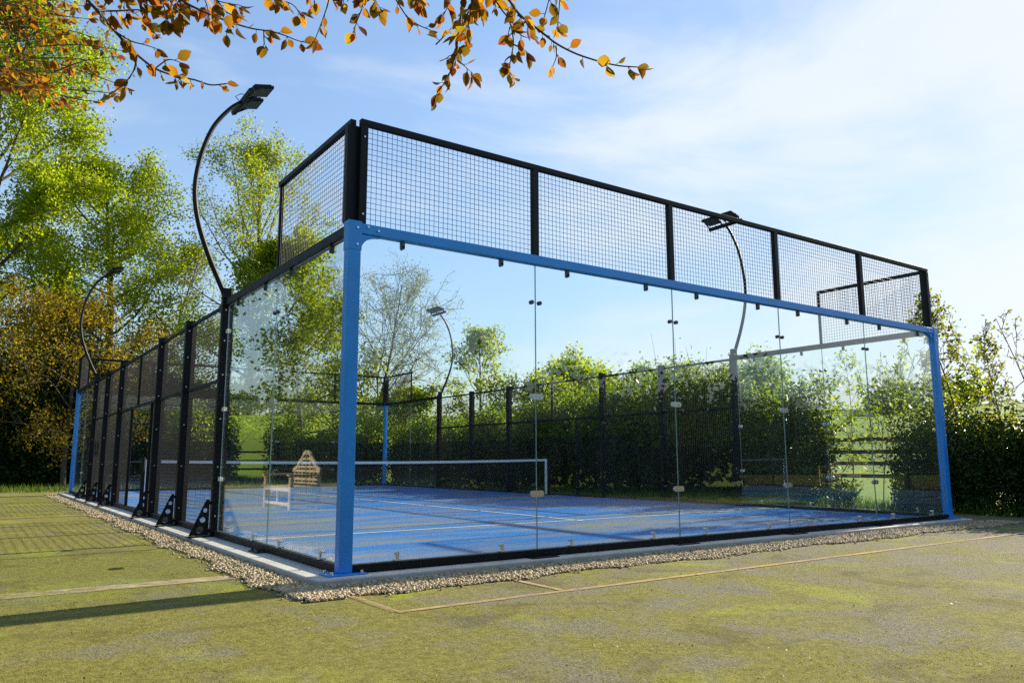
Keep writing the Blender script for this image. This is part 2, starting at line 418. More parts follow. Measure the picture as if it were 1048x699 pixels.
sheet('painted_line', 1.14, -1.44, 1.19, -0.80, 0.001, M['oldline'])
sheet('painted_line', -15.5, 0.62, -0.60, 0.86, 0.001, M['oldbase'])
sheet('painted_line', -15.5, 6.6, -0.75, 6.66, 0.001, M['oldbase'])

# ------------------------------------------------------------------ padel court base
kb = MB(); kb.box((-0.31, -0.22, -0.12), (10.31, 20.22, 0.05))
tag(kb.build('concrete_slab', M['concrete'], bevel=0.012), kind='structure')

def turf_mat():
    m, nt, out = new_mat('blue_turf'); L = nt.links.new
    tc = N(nt, 'ShaderNodeTexCoord')
    mp = N(nt, 'ShaderNodeMapping'); mp.inputs['Scale'].default_value = (0.28, 1.5, 1); L(tc.outputs['Object'], mp.inputs[0])
    a = N(nt, 'ShaderNodeTexNoise', Scale=1.0, Detail=6.0, Roughness=0.6, Distortion=0.3); L(mp.outputs[0], a.inputs[0])
    f = N(nt, 'ShaderNodeTexNoise', Scale=70.0, Detail=4.0, Roughness=0.8); L(tc.outputs['Object'], f.inputs[0])
    blue = ramp(nt, [(0.3, (0.008, 0.095, 0.30)), (0.7, (0.018, 0.170, 0.49))]); L(f.outputs[0], blue.inputs[0])
    sand = ramp(nt, [(0.3, (0.12, 0.13, 0.12)), (0.7, (0.27, 0.25, 0.18))]); L(f.outputs[0], sand.inputs[0])
    sm = N(nt, 'ShaderNodeMath', _operation='MULTIPLY_ADD'); L(f.outputs[0], sm.inputs[0]); sm.inputs[1].default_value = 0.25; L(a.outputs[0], sm.inputs[2])
    r = ramp(nt, [(0.54, 0.0), (0.76, 0.85)]); L(sm.outputs[0], r.inputs[0])
    mx = N(nt, 'ShaderNodeMix', _data_type='RGBA'); L(r.outputs[0], mx.inputs[0]); L(blue.outputs[0], mx.inputs[6]); L(sand.outputs[0], mx.inputs[7])
    p = N(nt, 'ShaderNodeBsdfPrincipled', Roughness=0.95); p.inputs['Specular IOR Level'].default_value = 0.03; L(mx.outputs[2], p.inputs['Base Color'])
    b = N(nt, 'ShaderNodeBump', Strength=0.7, Distance=0.01); L(f.outputs[0], b.inputs['Height']); L(b.outputs[0], p.inputs['Normal'])
    L(p.outputs[0], out.inputs[0]); return m
tb = MB(); tb.box((0.05, 0.05, 0.03), (9.95, 19.95, 0.072))
tag(tb.build('court_turf', turf_mat(), bevel=0.004), kind='structure')
M['courtline'] = principled('white_turf_line', (0.60, 0.55, 0.40), 0.85, noise=0.15, nscale=30)
for i, (a, b_, c, d) in enumerate([(0.06, 3.02, 9.94, 3.07), (0.06, 16.93, 9.94, 16.98), (4.975, 2.85, 5.025, 17.15)]):
    sheet('court_line', a, b_, c, d, 0.0765 + 0.003 * (i == 2), M['courtline'])

# gravel drain round the slab: real pebbles on a bed
M['gravelbed'] = principled('gravel_bed', (0.15, 0.11, 0.065), 0.95, noise=0.4, nscale=40, bump=0.8, bscale=90)
def pebble_mat():
    m, nt, out = new_mat('pebbles'); L = nt.links.new
    g = N(nt, 'ShaderNodeNewGeometry')
    r = ramp(nt, [(0.0, (0.15, 0.10, 0.045)), (0.2, (0.34, 0.255, 0.13)), (0.4, (0.46, 0.36, 0.20)), (0.55, (0.25, 0.18, 0.085)), (0.75, (0.56, 0.48, 0.32)), (0.9, (0.38, 0.27, 0.12)), (1.0, (0.14, 0.12, 0.09))])
    L(g.outputs['Random Per Island'], r.inputs[0])
    p = N(nt, 'ShaderNodeBsdfPrincipled', Roughness=0.75); L(r.outputs[0], p.inputs['Base Color']); L(p.outputs[0], out.inputs[0]); return m
rng = np.random.default_rng(11)
ph = (1 + 5**.5) / 2
ICO = np.array([(-1,ph,0),(1,ph,0),(-1,-ph,0),(1,-ph,0),(0,-1,ph),(0,1,ph),(0,-1,-ph),(0,1,-ph),(ph,0,-1),(ph,0,1),(-ph,0,-1),(-ph,0,1)]) / math.sqrt(1 + ph*ph)
ICF = np.array([(0,11,5),(0,5,1),(0,1,7),(0,7,10),(0,10,11),(1,5,9),(5,11,4),(11,10,2),(10,7,6),(7,1,8),(3,9,4),(3,4,2),(3,2,6),(3,6,8),(3,8,9),(4,9,5),(2,4,11),(6,2,10),(8,6,7),(9,8,1)])
def pebbles(n, sampler, smin, smax):
    p = sampler(n)
    s = rng.uniform(smin, smax, n)
    sc = s[:, None] * rng.uniform(0.65, 1.3, (n, 3)) * np.array([1, 1, 0.7])
    a = rng.uniform(0, 2*np.pi, n); ca, sa = np.cos(a), np.sin(a)
    v = ICO[None] * sc[:, None, :] * rng.uniform(0.85, 1.15, (n, 12, 1))
    x = v[..., 0]*ca[:, None] - v[..., 1]*sa[:, None]; y = v[..., 0]*sa[:, None] + v[..., 1]*ca[:, None]
    v = np.stack([x, y, v[..., 2]], -1) + p[:, None, :]
    f = ICF[None] + (np.arange(n) * 12)[:, None, None]
    return v.reshape(-1, 3), f.reshape(-1, 3)
def edge_wob(t): return 0.05*np.sin(t*2.1) + 0.035*np.sin(t*5.3 + 1) + 0.02*np.sin(t*11)
gb = MB()
def ragged(n, f):
    for i in range(n): gb.add(f(i / n) + f((i + 1) / n)[::-1], [(0, 1, 2, 3)])
ragged(160, lambda t: [(-0.30, -0.78 + 21.4*t, -0.0005), (-0.33 - 0.30 - edge_wob(-0.78 + 21.4*t)*0.9, -0.78 + 21.4*t, -0.0005)])
ragged(110, lambda t: [(-0.66 + 11.6*t, -0.20, -0.0015), (-0.66 + 11.6*t, -0.25 - 0.50 - edge_wob(-0.66 + 11.6*t)*0.9, -0.0015)])
ragged(60, lambda t: [(10.30, -0.2 + 20.8*t, -0.0025), (10.9 + edge_wob(t*20), -0.2 + 20.8*t, -0.0025)])
ragged(40, lambda t: [(-0.3 + 10.6*t, 20.2, -0.0035), (-0.3 + 10.6*t, 20.7 + edge_wob(t*10), -0.0035)])
tag(gb.build('gravel_bed', M['gravelbed'], fix=False), kind='structure')
def samp_left(n):
    y = -0.8 + 21.3 * rng.uniform(0, 1, n)**1.5; u = rng.uniform(0, 1, n)
    x = -0.315 - u * (0.34 + edge_wob(y)) - (rng.uniform(0, 1, n) < 0.05) * rng.uniform(0, 0.15, n); return np.stack([x, y, rng.uniform(0.000, 0.014, n)], -1)
def samp_front(n):
    x = -0.62 + 11.5 * rng.uniform(0, 1, n)**1.3; u = rng.uniform(0, 1, n)
    y = -0.23 - u * (0.54 + edge_wob(x)) - (rng.uniform(0, 1, n) < 0.04) * rng.uniform(0, 0.12, n); return np.stack([x, y, rng.uniform(0.000, 0.014, n)], -1)
v1, f1 = pebbles(14000, samp_left, 0.006, 0.017); v2, f2 = pebbles(19000, samp_front, 0.006, 0.016)
tag(obj_np('gravel', np.concatenate([v1, v2]), np.concatenate([f1, f2 + len(v1)]), pebble_mat(), smooth=True), kind='stuff')

# ------------------------------------------------------------------ the enclosure
enc = tag(empty('padel_court_enclosure', (0, 0, 0.05)), 'padel court cage of clear glass walls with black mesh and blue corner posts', 'sports enclosure')
def Bx(name, lo, hi, mat, parent=enc, bevel=0.004):
    return MB().box(lo, hi).build(name, mat, parent, bevel=bevel)

# corner posts, blue, with base plate, head gusset and bolts
def corner_post(x, y, sx, sy):
    p = Bx('corner_post', (x-0.06, y-0.05, 0.062), (x+0.06, y+0.05, 3.06), M['blue'], bevel=0.008)
    MB().box((x-0.17, y-0.11, 0.05), (x+0.17, y+0.11, 0.0625)).build('base_plate', M['blue'], p, bevel=0.003)
    for i in (-1, 1):
        for j in (-1, 1):
            MB().tube([(x+i*0.13, y+j*0.075, 0.06), (x+i*0.13, y+j*0.075, 0.085)], 0.013, 6, sm=False).build('bolt', M['steel'], p)
    s = MB().box((x-0.064, y-0.054, 2.80), (x+0.064, y+0.054, 3.0625)); s.build('post_sleeve', M['blue'], p, bevel=0.004)
    gus = MB()  # curved inner gusset towards the back beam
    poly = [(x + sx*0.064, 2.951)]
    for k in range(9):
        a = R(90 * k / 8)
        poly.append((x + sx*(0.064 + 0.20*(1 - math.sin(a))), 2.951 - 0.15*(1 - math.cos(a))))
    gus.prism(poly, 'y', y - 0.035, y + 0.035); gus.build('corner_gusset', M['blue'], p, bevel=0.002)
    fy = y - 0.0545 if sy > 0 else y + 0.0545
    for (dx, z) in ((sx*0.02, 2.85), (sx*0.02, 3.0), (sx*0.12, 3.02), (sx*0.22, 3.0)):
        MB().tube([(x+dx, fy + 0.02*sy, z), (x+dx, fy - 0.008*sy, z)], 0.011, 8, sm=False).build('stud', M['steel'], p)
    return p
for (x, y, sx, sy) in ((0, 0, 1, 1), (10, 0, -1, 1), (0, 20, 1, -1), (10, 20, -1, -1)): corner_post(x, y, sx, sy)

# glass panels
def glass_panel(axis, fixed, a, b, z0=0.124, z1=2.955, t=0.006):
    mb = MB()
    if axis == 'x': lo, hi = (a, fixed - t, z0), (b, fixed + t, z1)
    else: lo, hi = (fixed - t, a, z0), (fixed + t, b, z1)
    mb.box(lo, hi)
    # edge faces take the greener edge material
    order = {'x': (2, 4), 'y': (3, 5)}[axis]
    for k in range(6): mb.mi[k] = 0 if k in order else 1
    return mb.build('glass_panel', [M['glass'], M['glass_edge']], enc)
def fittings(parent, axis, fixed, a, b, out):
    """clips at head and foot, and joint discs and plates along the seam at b; out = outward direction of the wall"""
    def P(u, n, z): return (u, fixed + n*out, z) if axis == 'x' else (fixed + n*out, u, z)
    for u in (a + 0.42, b - 0.42):
        clip = MB()
        lo = P(u - 0.017, -0.018, 2.895); hi = P(u + 0.017, 0.022, 2.952)
        clip.box([min(p, q) for p, q in zip(lo, hi)], [max(p, q) for p, q in zip(lo, hi)])
        clip.tube([P(u, -0.018, 2.895), P(u, 0.022, 2.895)], 0.0175, 10)
        clip.build('head_clip', M['clip'], parent)
    for u in (a + 0.42, b - 0.42):
        foot = MB()
        lo = P(u - 0.013, 0.008, 0.123); hi = P(u + 0.013, 0.026, 0.20)
        foot.box([min(p, q) for p, q in zip(lo, hi)], [max(p, q) for p, q in zip(lo, hi)])
        lo = P(u - 0.03, -0.028, 0.126); hi = P(u + 0.03, 0.036, 0.136)
        foot.box([min(p, q) for p, q in zip(lo, hi)], [max(p, q) for p, q in zip(lo, hi)])
        foot.tube([P(u, -0.02, 0.185), P(u, 0.032, 0.185)], 0.016, 10)
        foot.build('foot_clip', M['steel'], parent)
def seam(parent, axis, fixed, u, out):
    def P(u, n, z): return (u, fixed + n*out, z) if axis == 'x' else (fixed + n*out, u, z)
    for du in (-0.05, 0.05): MB().tube([P(u+du, -0.016, 2.56), P(u+du, 0.02, 2.56)], 0.022, 12).build('joint_disc', M['clip'], parent)
    for z in (0.65, 1.6):
        pl = MB()
        for n0, n1 in ((0.0065, 0.014),):
            prof = []
            for k in range(24):
                a = 2*math.pi*k/24; cx = 0.05 if math.cos(a) > 0 else -0.05
                prof.append((u + cx + 0.034*math.cos(a), z + 0.03*math.sin(a)))
            if axis == 'x': pl.prism(prof, 'y', fixed + n0*out, fixed + n1*out)
            else: pl.prism(prof, 'x', fixed + n0*out, fixed + n1*out)
        for du in (-0.05, 0.05): pl.tube([P(u+du, -0.016, z), P(u+du, 0.021, z)], 0.015, 10)
        pl.build('joint_plate', M['steel'], parent)
for y, out in ((0.0, -1), (20.0, 1)):
    for k in range(5):
        a = 2*k + (0.064 if k == 0 else 0.003); b = 2*k + 2 - (0.064 if k == 4 else 0.003)
        p = glass_panel('x', y, a, b); fittings(p, 'x', y, a, b, out)
        if k < 4: seam(p, 'x', y, 2*k + 2, out)
for x, out in ((0.0, -1), (10.0, 1)):
    for (a, b) in ((0.056, 1.997), (2.003, 3.915), (16.085, 17.997), (18.003, 19.944)):
        p = glass_panel('y', x, a, b); fittings(p, 'y', x, a, b, out)
        if a < 1 or 16 < a < 17: seam(p, 'y', x, round(b), out)

# base rails and top beams
for y, s in ((0.0, -1), (20.0, 1)):
    Bx('base_rail', (0.061, y-0.045, 0.058), (9.939, y+0.045, 0.122), M['black'])
    Bx('top_beam', (0.0645, y-0.045, 2.957), (9.9355, y+0.045, 3.05), M['blue' if s < 0 else 'black'], bevel=0.006)
for x in (0.0, 10.0):
    Bx('base_rail', (x-0.045, 0.051, 0.058), (x+0.045, 19.949, 0.120), M['black'])
    Bx('side_beam', (x-0.04, 0.0545, 2.957), (x+0.04, 3.955, 3.045), M['black'])
    Bx('side_beam', (x-0.04, 16.045, 2.957), (x+0.04, 19.9455, 3.045), M['black'])
    Bx('top_rail', (x-0.02, 4.045, 2.96), (x+0.02, 15.955, 3.0), M['black'])
# little feet under the back rail
for y, s in ((0.0, -1), (20.0, 1)):
    for xx in (2.0, 4.0, 6.0, 8.0):
        b = MB().box((xx-0.16, y + s*0.10 - 0.05, 0.0515), (xx+0.16, y + s*0.10 + 0.05, 0.0595))
        for d in (-0.11, 0.11): b.tube([(xx+d, y+s*0.115, 0.058), (xx+d, y+s*0.115, 0.078)], 0.012, 6, sm=False)
        b.build('rail_foot', M['black'], enc)
for x, s in ((0.0, -1), (10.0, 1)):
    for yy in (2.0, 18.0):
        b = MB().box((x + s*0.10 - 0.05, yy-0.14, 0.0515), (x + s*0.10 + 0.05, yy+0.14, 0.0595))
        for d in (-0.1, 0.1): b.tube([(x+s*0.115, yy+d, 0.058), (x+s*0.115, yy+d, 0.08)], 0.012, 6, sm=False)
        b.build('rail_foot', M['black'], enc)

# welded mesh: 50 mm squares of 4 mm wire
def mesh_panel(axis, fixed, a, b, z0, z1, pitch=0.05, r=0.0017, name='mesh_panel'):
    vs, fs = [], []
    def P(u, n, z): return (u, fixed + n, z) if axis == 'x' else (fixed + n, u, z)
    def wire(p, q, du):
        b0 = len(vs)
        for e in (p, q):
            for (i, j) in ((-r, -r), (r, -r), (r, r), (-r, r)):
                if du == 'v': vs.append(P(e[0] + i, j, e[1]))
                else: vs.append(P(e[0], j + 2*r, e[1] + i))
        for k in range(4):
            k2 = (k + 1) % 4; fs.append((b0 + k, b0 + k2, b0 + 4 + k2, b0 + 4 + k))
    n = max(1, round((b - a) / pitch)); m = max(1, round((z1 - z0) / pitch))
    for i in range(n + 1):
        u = a + (b - a) * i / n; wire((u, z0), (u, z1), 'v')
    for j in range(m + 1):
        z = z0 + (z1 - z0) * j / m; wire((a, z), (b, z), 'h')
    return obj_np(name, np.array(vs), np.array(fs), M['wire'], enc)

# upper mesh over the back walls
for y, s in ((0.0, 1), (20.0, -1)):
    xs = [0.075, 2, 4, 6, 8, 9.925]
    for i, xx in enumerate(xs):
        hw = 0.035
        u = Bx('upper_post', (xx-hw, y-0.03, 3.0515), (xx+hw, y+0.03, 3.975), M['black'], bevel=0.003)
        if i in (0, 5):
            for z in (3.14, 3.86): MB().tube([(xx, y-0.025*s, z), (xx, y-0.037*s, z)], 0.009, 8, sm=False).build('stud', M['steel'], u)
    Bx('upper_rail', (0.04, y-0.028, 3.976), (9.96, y+0.028, 4.03), M['black'], bevel=0.003)
    for i in range(5): mesh_panel('x', y, xs[i] + 0.037, xs[i+1] - 0.037, 3.06, 3.972)
# upper mesh over the first bay of each side wall
for x, so_ in ((0.0, 1), (10.0, -1)):
    for (e, m_) in ((0.0, 2.0), (20.0, 18.0)):
        d = 1 if m_ > e else -1
        y0, y1 = e + d*0.07, m_
        xx = x - so_*0.012
        st = Bx('upper_post', (xx-0.05, y0-0.0375, 3.064), (xx+0.05, y0+0.035, 3.975), M['black'], bevel=0.003)
        cx0, cx1 = sorted((x - so_*0.0, x + so_*0.108)); cy0, cy1 = sorted((e + d*0.0315, e + d*0.085))
        Bx('corner_filler', (cx0, cy0, 3.064), (cx1, cy1, 3.972), M['black'], bevel=0.002)
        Bx('upper_post', (x-0.02, y1-0.02, 3.0465), (x+0.02, y1+0.02, 3.975), M['black'], bevel=0.003)
        a, b = sorted((e + d*0.032, y1 + d*0.02))
        Bx('upper_rail', (x-so_*0.01-0.028, a, 3.9765), (x-so_*0.01+0.028, b, 4.028), M['black'], bevel=0.003)
        a, b = sorted((y0 + d*0.037, y1 - d*0.022))
        mesh_panel('y', x, a, b, 3.05, 3.972)

# side posts with foot gussets pierced by three holes
def side_post(x, y, out):
    pm = MB().box((x - 0.075, y - 0.04, 0.062), (x + 0.075, y + 0.04, 3.055))
    for z in (0.30, 0.9, 1.5, 2.06, 2.5, 2.9):
        for sy in (-1, 1):
            pm.tube([(x + out*0.03, y + sy*0.039, z), (x + out*0.03, y + sy*0.049, z)], 0.011, 8, sm=False, mi=1)
    p = pm.build('side_post', [M['black'], M['steel']], enc)
    MB().box((min(x - out*0.08, x + out*0.34), y-0.08, 0.0505), (max(x - out*0.08, x + out*0.34), y+0.08, 0.0615)).build('base_plate', M['black'], p)
    gz = [(0.095, 0.07), (0.32, 0.07), (0.145, 0.47), (0.125, 0.50), (0.095, 0.50)]
    gs = MB()
    import bmesh
    outer = [(x + out*a, b) for a, b in gz]
    holes = [((x + out*0.195, 0.135), 0.042), ((x + out*0.165, 0.255), 0.034), ((x + out*0.138, 0.37), 0.026)]
    # plate with holes: strips around each hole by triangulated fill
    bm = bmesh.new(); edges = []
    def loop(pts):
        vv = [bm.verts.new((q[0], 0, q[1])) for q in pts]
        for i in range(len(vv)): edges.append(bm.edges.new((vv[i], vv[(i+1) % len(vv)])))
    loop(outer)
    for (c, r_) in holes: loop([(c[0] + r_*math.cos(2*math.pi*k/14), c[1] + r_*math.sin(2*math.pi*k/14)) for k in range(14)])
    bmesh.ops.triangle_fill(bm, edges=edges, use_beauty=True)
    ex = bmesh.ops.extrude_face_region(bm, geom=list(bm.faces))
    for v in [g_ for g_ in ex['geom'] if isinstance(g_, bmesh.types.BMVert)]: v.co.y += 0.012
    bmesh.ops.recalc_face_normals(bm, faces=bm.faces)
    for v in bm.verts: v.co -= Vector((0, 0, 0.05)); v.co.y += y - 0.006
    me = bpy.data.meshes.new('foot_gusset'); bm.to_mesh(me); bm.free(); me.materials.append(M['black'])
    o = link(bpy.data.objects.new('foot_gusset', me)); o.parent = p
    for z in (0.12, 0.46): MB().box((min(x + out*0.074, x + out*0.10), y-0.008, z-0.02), (max(x + out*0.074, x + out*0.10), y+0.008, z+0.02)).build('gusset_tie', M['black'], p)
    return p
for x, out in ((0.0, -1), (10.0, 1)):
    for y in (4.0, 6.0, 8.0, 12.0, 14.0, 16.0):
        p = side_post(x, y, out)
        if y in (4.0, 16.0):   # white clamps that hold the last pane
            d = -1 if y == 4.0 else 1
            for z in (0.75, 1.62, 2.62):
                MB().box((x + out*0.012 - 0.006, min(y + d*0.03, y + d*0.14), z-0.025), (x + out*0.012 + 0.006, max(y + d*0.03, y + d*0.14), z+0.025)).build('pane_clamp', M['white_plate'], p, bevel=0.003)
    # bays: lower and upper mesh with a rail at 2 m
    da, db = (8.62, 10.62) if x == 0 else (9.0, 10.75)
    for (a, b) in ((4.045, 5.955), (6.045, 7.955), (12.045, 13.955), (14.045, 15.955)):
        Bx('mid_rail', (x-0.02, a, 1.985), (x+0.02, b, 2.025), M['black'])
        mesh_panel('y', x - out*0.02, a, b, 0.125, 1.98); mesh_panel('y', x - out*0.02, a, b, 2.03, 2.955)
    Bx('door_lintel', (x-0.025, 8.045, 1.975), (x+0.025, 11.955, 2.025), M['black'])
    Bx('mullion', (x-0.02, 9.98, 2.026), (x+0.02, 10.02, 2.958), M['black'])
    mesh_panel('y', x - out*0.02, 8.045, 9.975, 2.03, 2.955); mesh_panel('y', x - out*0.02, 10.025, 11.955, 2.03, 2.955)
    for yy in (da, db): Bx('door_post', (x-0.025, yy-0.025, 0.1235), (x+0.025, yy+0.025, 1.9745), M['black'])
    mesh_panel('y', x - out*0.02, 8.045, da-0.028, 0.125, 1.97); mesh_panel('y', x - out*0.02, db+0.028, 11.955, 0.125, 1.97)

# ------------------------------------------------------------------ net
net = tag(empty('padel_net', (5, 10, 0.072)), 'black court net with white top band strung between white-sleeved posts', 'net')
def net_z(x): return 0.995 - 0.05 * math.sin(math.pi * min(max(x / 10, 0), 1))
for x in (0.16, 9.84):
    p = MB().tube([(x, 10, 0.073), (x, 10, 1.04)], 0.035, 12).build('net_post', M['black'], net)
    MB().box((x-0.10, 9.9, 0.073), (x+0.10, 10.1, 0.083)).build('base_plate', M['black'], p)
    d = 1 if x < 5 else -1
    MB().box((x + d*0.04 - 0.004 if d > 0 else x - 0.09, 9.985, 0.10), (x + 0.09 if d > 0 else x - 0.036, 10.015, 0.985)).build('side_band', M['band'], p)
nv, nf = [], []
def strand(p, q, r=0.0016):
    b0 = len(nv)
    for e in (p, q):
        for (i, j) in ((-1, 0), (0, -1), (1, 0), (0, 1)):
            if abs(p[2] - q[2]) > 0.3: nv.append((e[0] + i*r, e[1] + j*r, e[2]))
            else: nv.append((e[0], e[1] + j*r, e[2] + i*r))
    for k in range(4): nf.append((b0+k, b0+(k+1) % 4, b0+4+(k+1) % 4, b0+4+k))
for i in range(217):
    x = 0.255 + 9.49 * i / 216; strand((x, 10, 0.085), (x, 10, net_z(x) - 0.05))
for j in range(20):
    for i in range(12):
        xa, xb = 0.255 + 9.49*i/12, 0.255 + 9.49*(i+1)/12
        f_ = j / 19
        strand((xa, 10.003, 0.085 + f_*(net_z(xa) - 0.135)), (xb, 10.003, 0.085 + f_*(net_z(xb) - 0.135)))
obj_np('net_mesh', np.array(nv), np.array(nf), M['netcord'], net)
bd = MB()
for i in range(20):
    xa, xb = 0.20 + 9.6*i/20, 0.20 + 9.6*(i+1)/20
    za, zb = net_z(xa), net_z(xb)
    bd.add([(xa, 9.992, za-0.055), (xb, 9.992, zb-0.055), (xb, 9.992, zb), (xa, 9.992, za), (xa, 10.008, za-0.055), (xb, 10.008, zb-0.055), (xb, 10.008, zb), (xa, 10.008, za)],
           [(0,1,2,3), (5,4,7,6), (3,2,6,7), (1,0,4,5)])
bd.build('top_band', M['band'], net)

# ------------------------------------------------------------------ floodlight masts
def make_mast():
    root = empty('floodlight_mast', (0, 0, 0))
    ctrl = [(-0.02, 0.0), (-0.10, 0.16), (-0.28, 0.55), (-0.43, 0.98), (-0.49, 1.40), (-0.44, 1.85), (-0.31, 2.27), (-0.12, 2.57), (0.03, 2.72)]
    pts = []
    for i in range(len(ctrl) - 1):
        p0 = ctrl[max(i-1, 0)]; p1 = ctrl[i]; p2 = ctrl[i+1]; p3 = ctrl[min(i+2, len(ctrl)-1)]
        for k in range(5):
            t = k / 5
            c = [0.5*((2*p1[a]) + (-p0[a]+p2[a])*t + (2*p0[a]-5*p1[a]+4*p2[a]-p3[a])*t*t + (-p0[a]+3*p1[a]-3*p2[a]+p3[a])*t**3) for a in (0, 1)]
            pts.append((c[0], 0, c[1]))
    pts.append((ctrl[-1][0], 0, ctrl[-1][1]))
    rad = [0.036 - 0.010 * i / (len(pts) - 1) for i in range(len(pts))]
    MB().tube(pts, rad, 12).build('mast_tube', M['black'], root)
    MB().box((-0.08, -0.06, -0.005), (0.06, 0.06, 0.02)).box((-0.075, -0.045, 0.02), (0.035, 0.045, 0.13)).build('collar', M['black'], root, bevel=0.006)
    hx, hz = 0.03, 2.72
    MB().obox((hx + 0.02, 0, hz + 0.01), (0.028, 0, 0.012), (0, 0.43, 0), (-0.010, 0, 0.026)).build('crossbar', M['black'], root, bevel=0.004)
    tilt = R(24)   # panels reach out over the court and look down at it
    ax = Vector((math.cos(tilt), 0, math.sin(tilt) * 0.55)).normalized(); az = Vector((-ax.z, 0, ax.x))
    for s in (-1, 1):
        c = Vector((hx, s*0.225, hz)) + ax*0.21 + az*0.07
        h = MB().obox(c, ax*0.14, (0, 0.16, 0), az*0.018)
        for k in range(7): h.obox(c + az*0.028 + Vector((0, (k-3)*0.046, 0)), ax*0.115, (0, 0.005, 0), az*0.012)
        ho = h.build('lamp_head', M['black'], root, bevel=0.004)
        MB().obox(c - az*0.0195, ax*0.12, (0, 0.14, 0), az*0.0012).build('lens', M['lens'], ho)
        br = MB()
        for e in (-1, 1):
            q0 = Vector((hx + 0.02, s*0.225 + e*0.167, hz)); q1 = c + Vector((0, e*0.167, 0))
            d = (q1 - q0); n = d.normalized(); up = Vector((-n.z, 0, n.x))
            br.obox((q0+q1)/2, d/2 + n*0.01, (0, 0.005, 0), up*0.015)
        br.obox((hx + 0.02, s*0.225, hz + 0.034), (0.012, 0, 0.006), (0, 0.168, 0), (-0.002, 0, 0.006)); br.build('lamp_bracket', M['black'], ho)
    cb = [(hx - 0.01, 0.03, hz + 0.02), (hx - 0.06, 0.06, hz + 0.09), (hx + 0.02, 0.08, hz + 0.16), (hx + 0.12, 0.12, hz + 0.17)]
    MB().tube(cb, 0.006, 6).build('cable', M['rubber'], root)
    return root
mast0 = make_mast()
mast_spots = [((0, 4.0, 3.06), 0, 'nearest curved black floodlight mast, its lamps high beside the beech leaves'),
              ((0, 16.0, 3.06), 0, 'farthest left curved floodlight mast rising in front of the bronze trees'),
              ((10, 4.0, 3.06), math.pi, 'curved floodlight mast whose twin lamps cross the upper mesh rail on the right'),
              ((10, 16.0, 3.06), math.pi, 'small curved floodlight mast seen through the glass beside the bare tree')]
for i, (loc, rz, lab) in enumerate(mast_spots):
    o = mast0 if i == 0 else copy_tree(mast0)
    o.location = loc; o.rotation_euler = (0, 0, rz)
    tag(o, lab, 'floodlight', 'floodlight masts on the court posts')

# ------------------------------------------------------------------ bench (stands left of the court and is mirrored in the glass)
bench = tag(empty('garden_bench', (-3.0, 9.85, 0)), 'weathered teak garden bench with an arched slatted back, mirrored in the court glass', 'bench')
bx, by = -3.0, 9.85
def bb(name, lo, hi): return MB().box((bx+lo[0], by+lo[1], lo[2]), (bx+hi[0], by+hi[1], hi[2])).build(name, M['teak'], bench, bevel=0.005)
for sy in (-0.78, 0.78):
    bb('leg', (0.25, sy-0.035, 0.0), (0.32, sy+0.035, 0.66)); bb('leg', (-0.32, sy-0.035, 0.0), (-0.25, sy+0.035, 0.66))
    bb('armrest', (-0.30, sy-0.045, 0.661), (0.36, sy+0.045, 0.70)); bb('side_rail', (-0.249, sy-0.025, 0.10), (0.249, sy+0.025, 0.16))
bb('front_rail', (0.26, -0.744, 0.36), (0.30, 0.744, 0.43)); bb('back_rail', (-0.30, -0.744, 0.36), (-0.26, 0.744, 0.43))
bb('stretcher', (0.27, -0.744, 0.08), (0.31, 0.744, 0.14)); bb('centre_leg', (0.262, -0.03, 0.141), (0.298, 0.03, 0.359))
se = MB()
for k in range(6): se.box((bx - 0.25 + k*0.093, by-0.76, 0.432), (bx - 0.25 + k*0.093 + 0.075, by+0.76, 0.455))
se.build('seat', M['teak'], bench, bevel=0.003)
bk = MB()   # arched back: scrolled outline, open slats
def arch(t):
    a = abs(t)
    if a < 0.22: return 1.12 + 0.07*math.cos(a/0.22*math.pi/2)
    if a < 0.5: return 0.93 + 0.15*(1 - (a-0.22)/0.28)
    return 0.80 + 0.09*(1 - (a-0.5)/0.28)
n = 40
for i in range(n):
    ya, yb = -0.78 + 1.56*i/n, -0.78 + 1.56*(i+1)/n
    za, zb = arch(ya), arch(yb)
    x0, x1 = bx-0.335, bx-0.29
    bk.add([(x0,by+ya,za-0.075),(x0,by+yb,zb-0.075),(x0,by+yb,zb),(x0,by+ya,za),(x1,by+ya,za-0.075),(x1,by+yb,zb-0.075),(x1,by+yb,zb),(x1,by+ya,za)],
           [(0,1,2,3),(5,4,7,6),(3,2,6,7),(1,0,4,5)])
for z in (0.50, 0.585, 0.67, 0.755): bk.box((bx-0.325, by-0.76, z-0.022), (bx-0.295, by+0.76, z+0.022))
for k in range(-3, 4):
    zt = arch(k*0.22) - 0.07
    bk.box((bx-0.3285, by+k*0.22-0.02, 0.44), (bx-0.2915, by+k*0.22+0.02, zt))
for (hw, z) in ((0.45, 0.84), (0.24, 0.92), (0.21, 1.01)): bk.box((bx-0.325, by-hw, z-0.02), (bx-0.295, by+hw, z+0.02))
bk.build('backrest', M['teak'], bench)

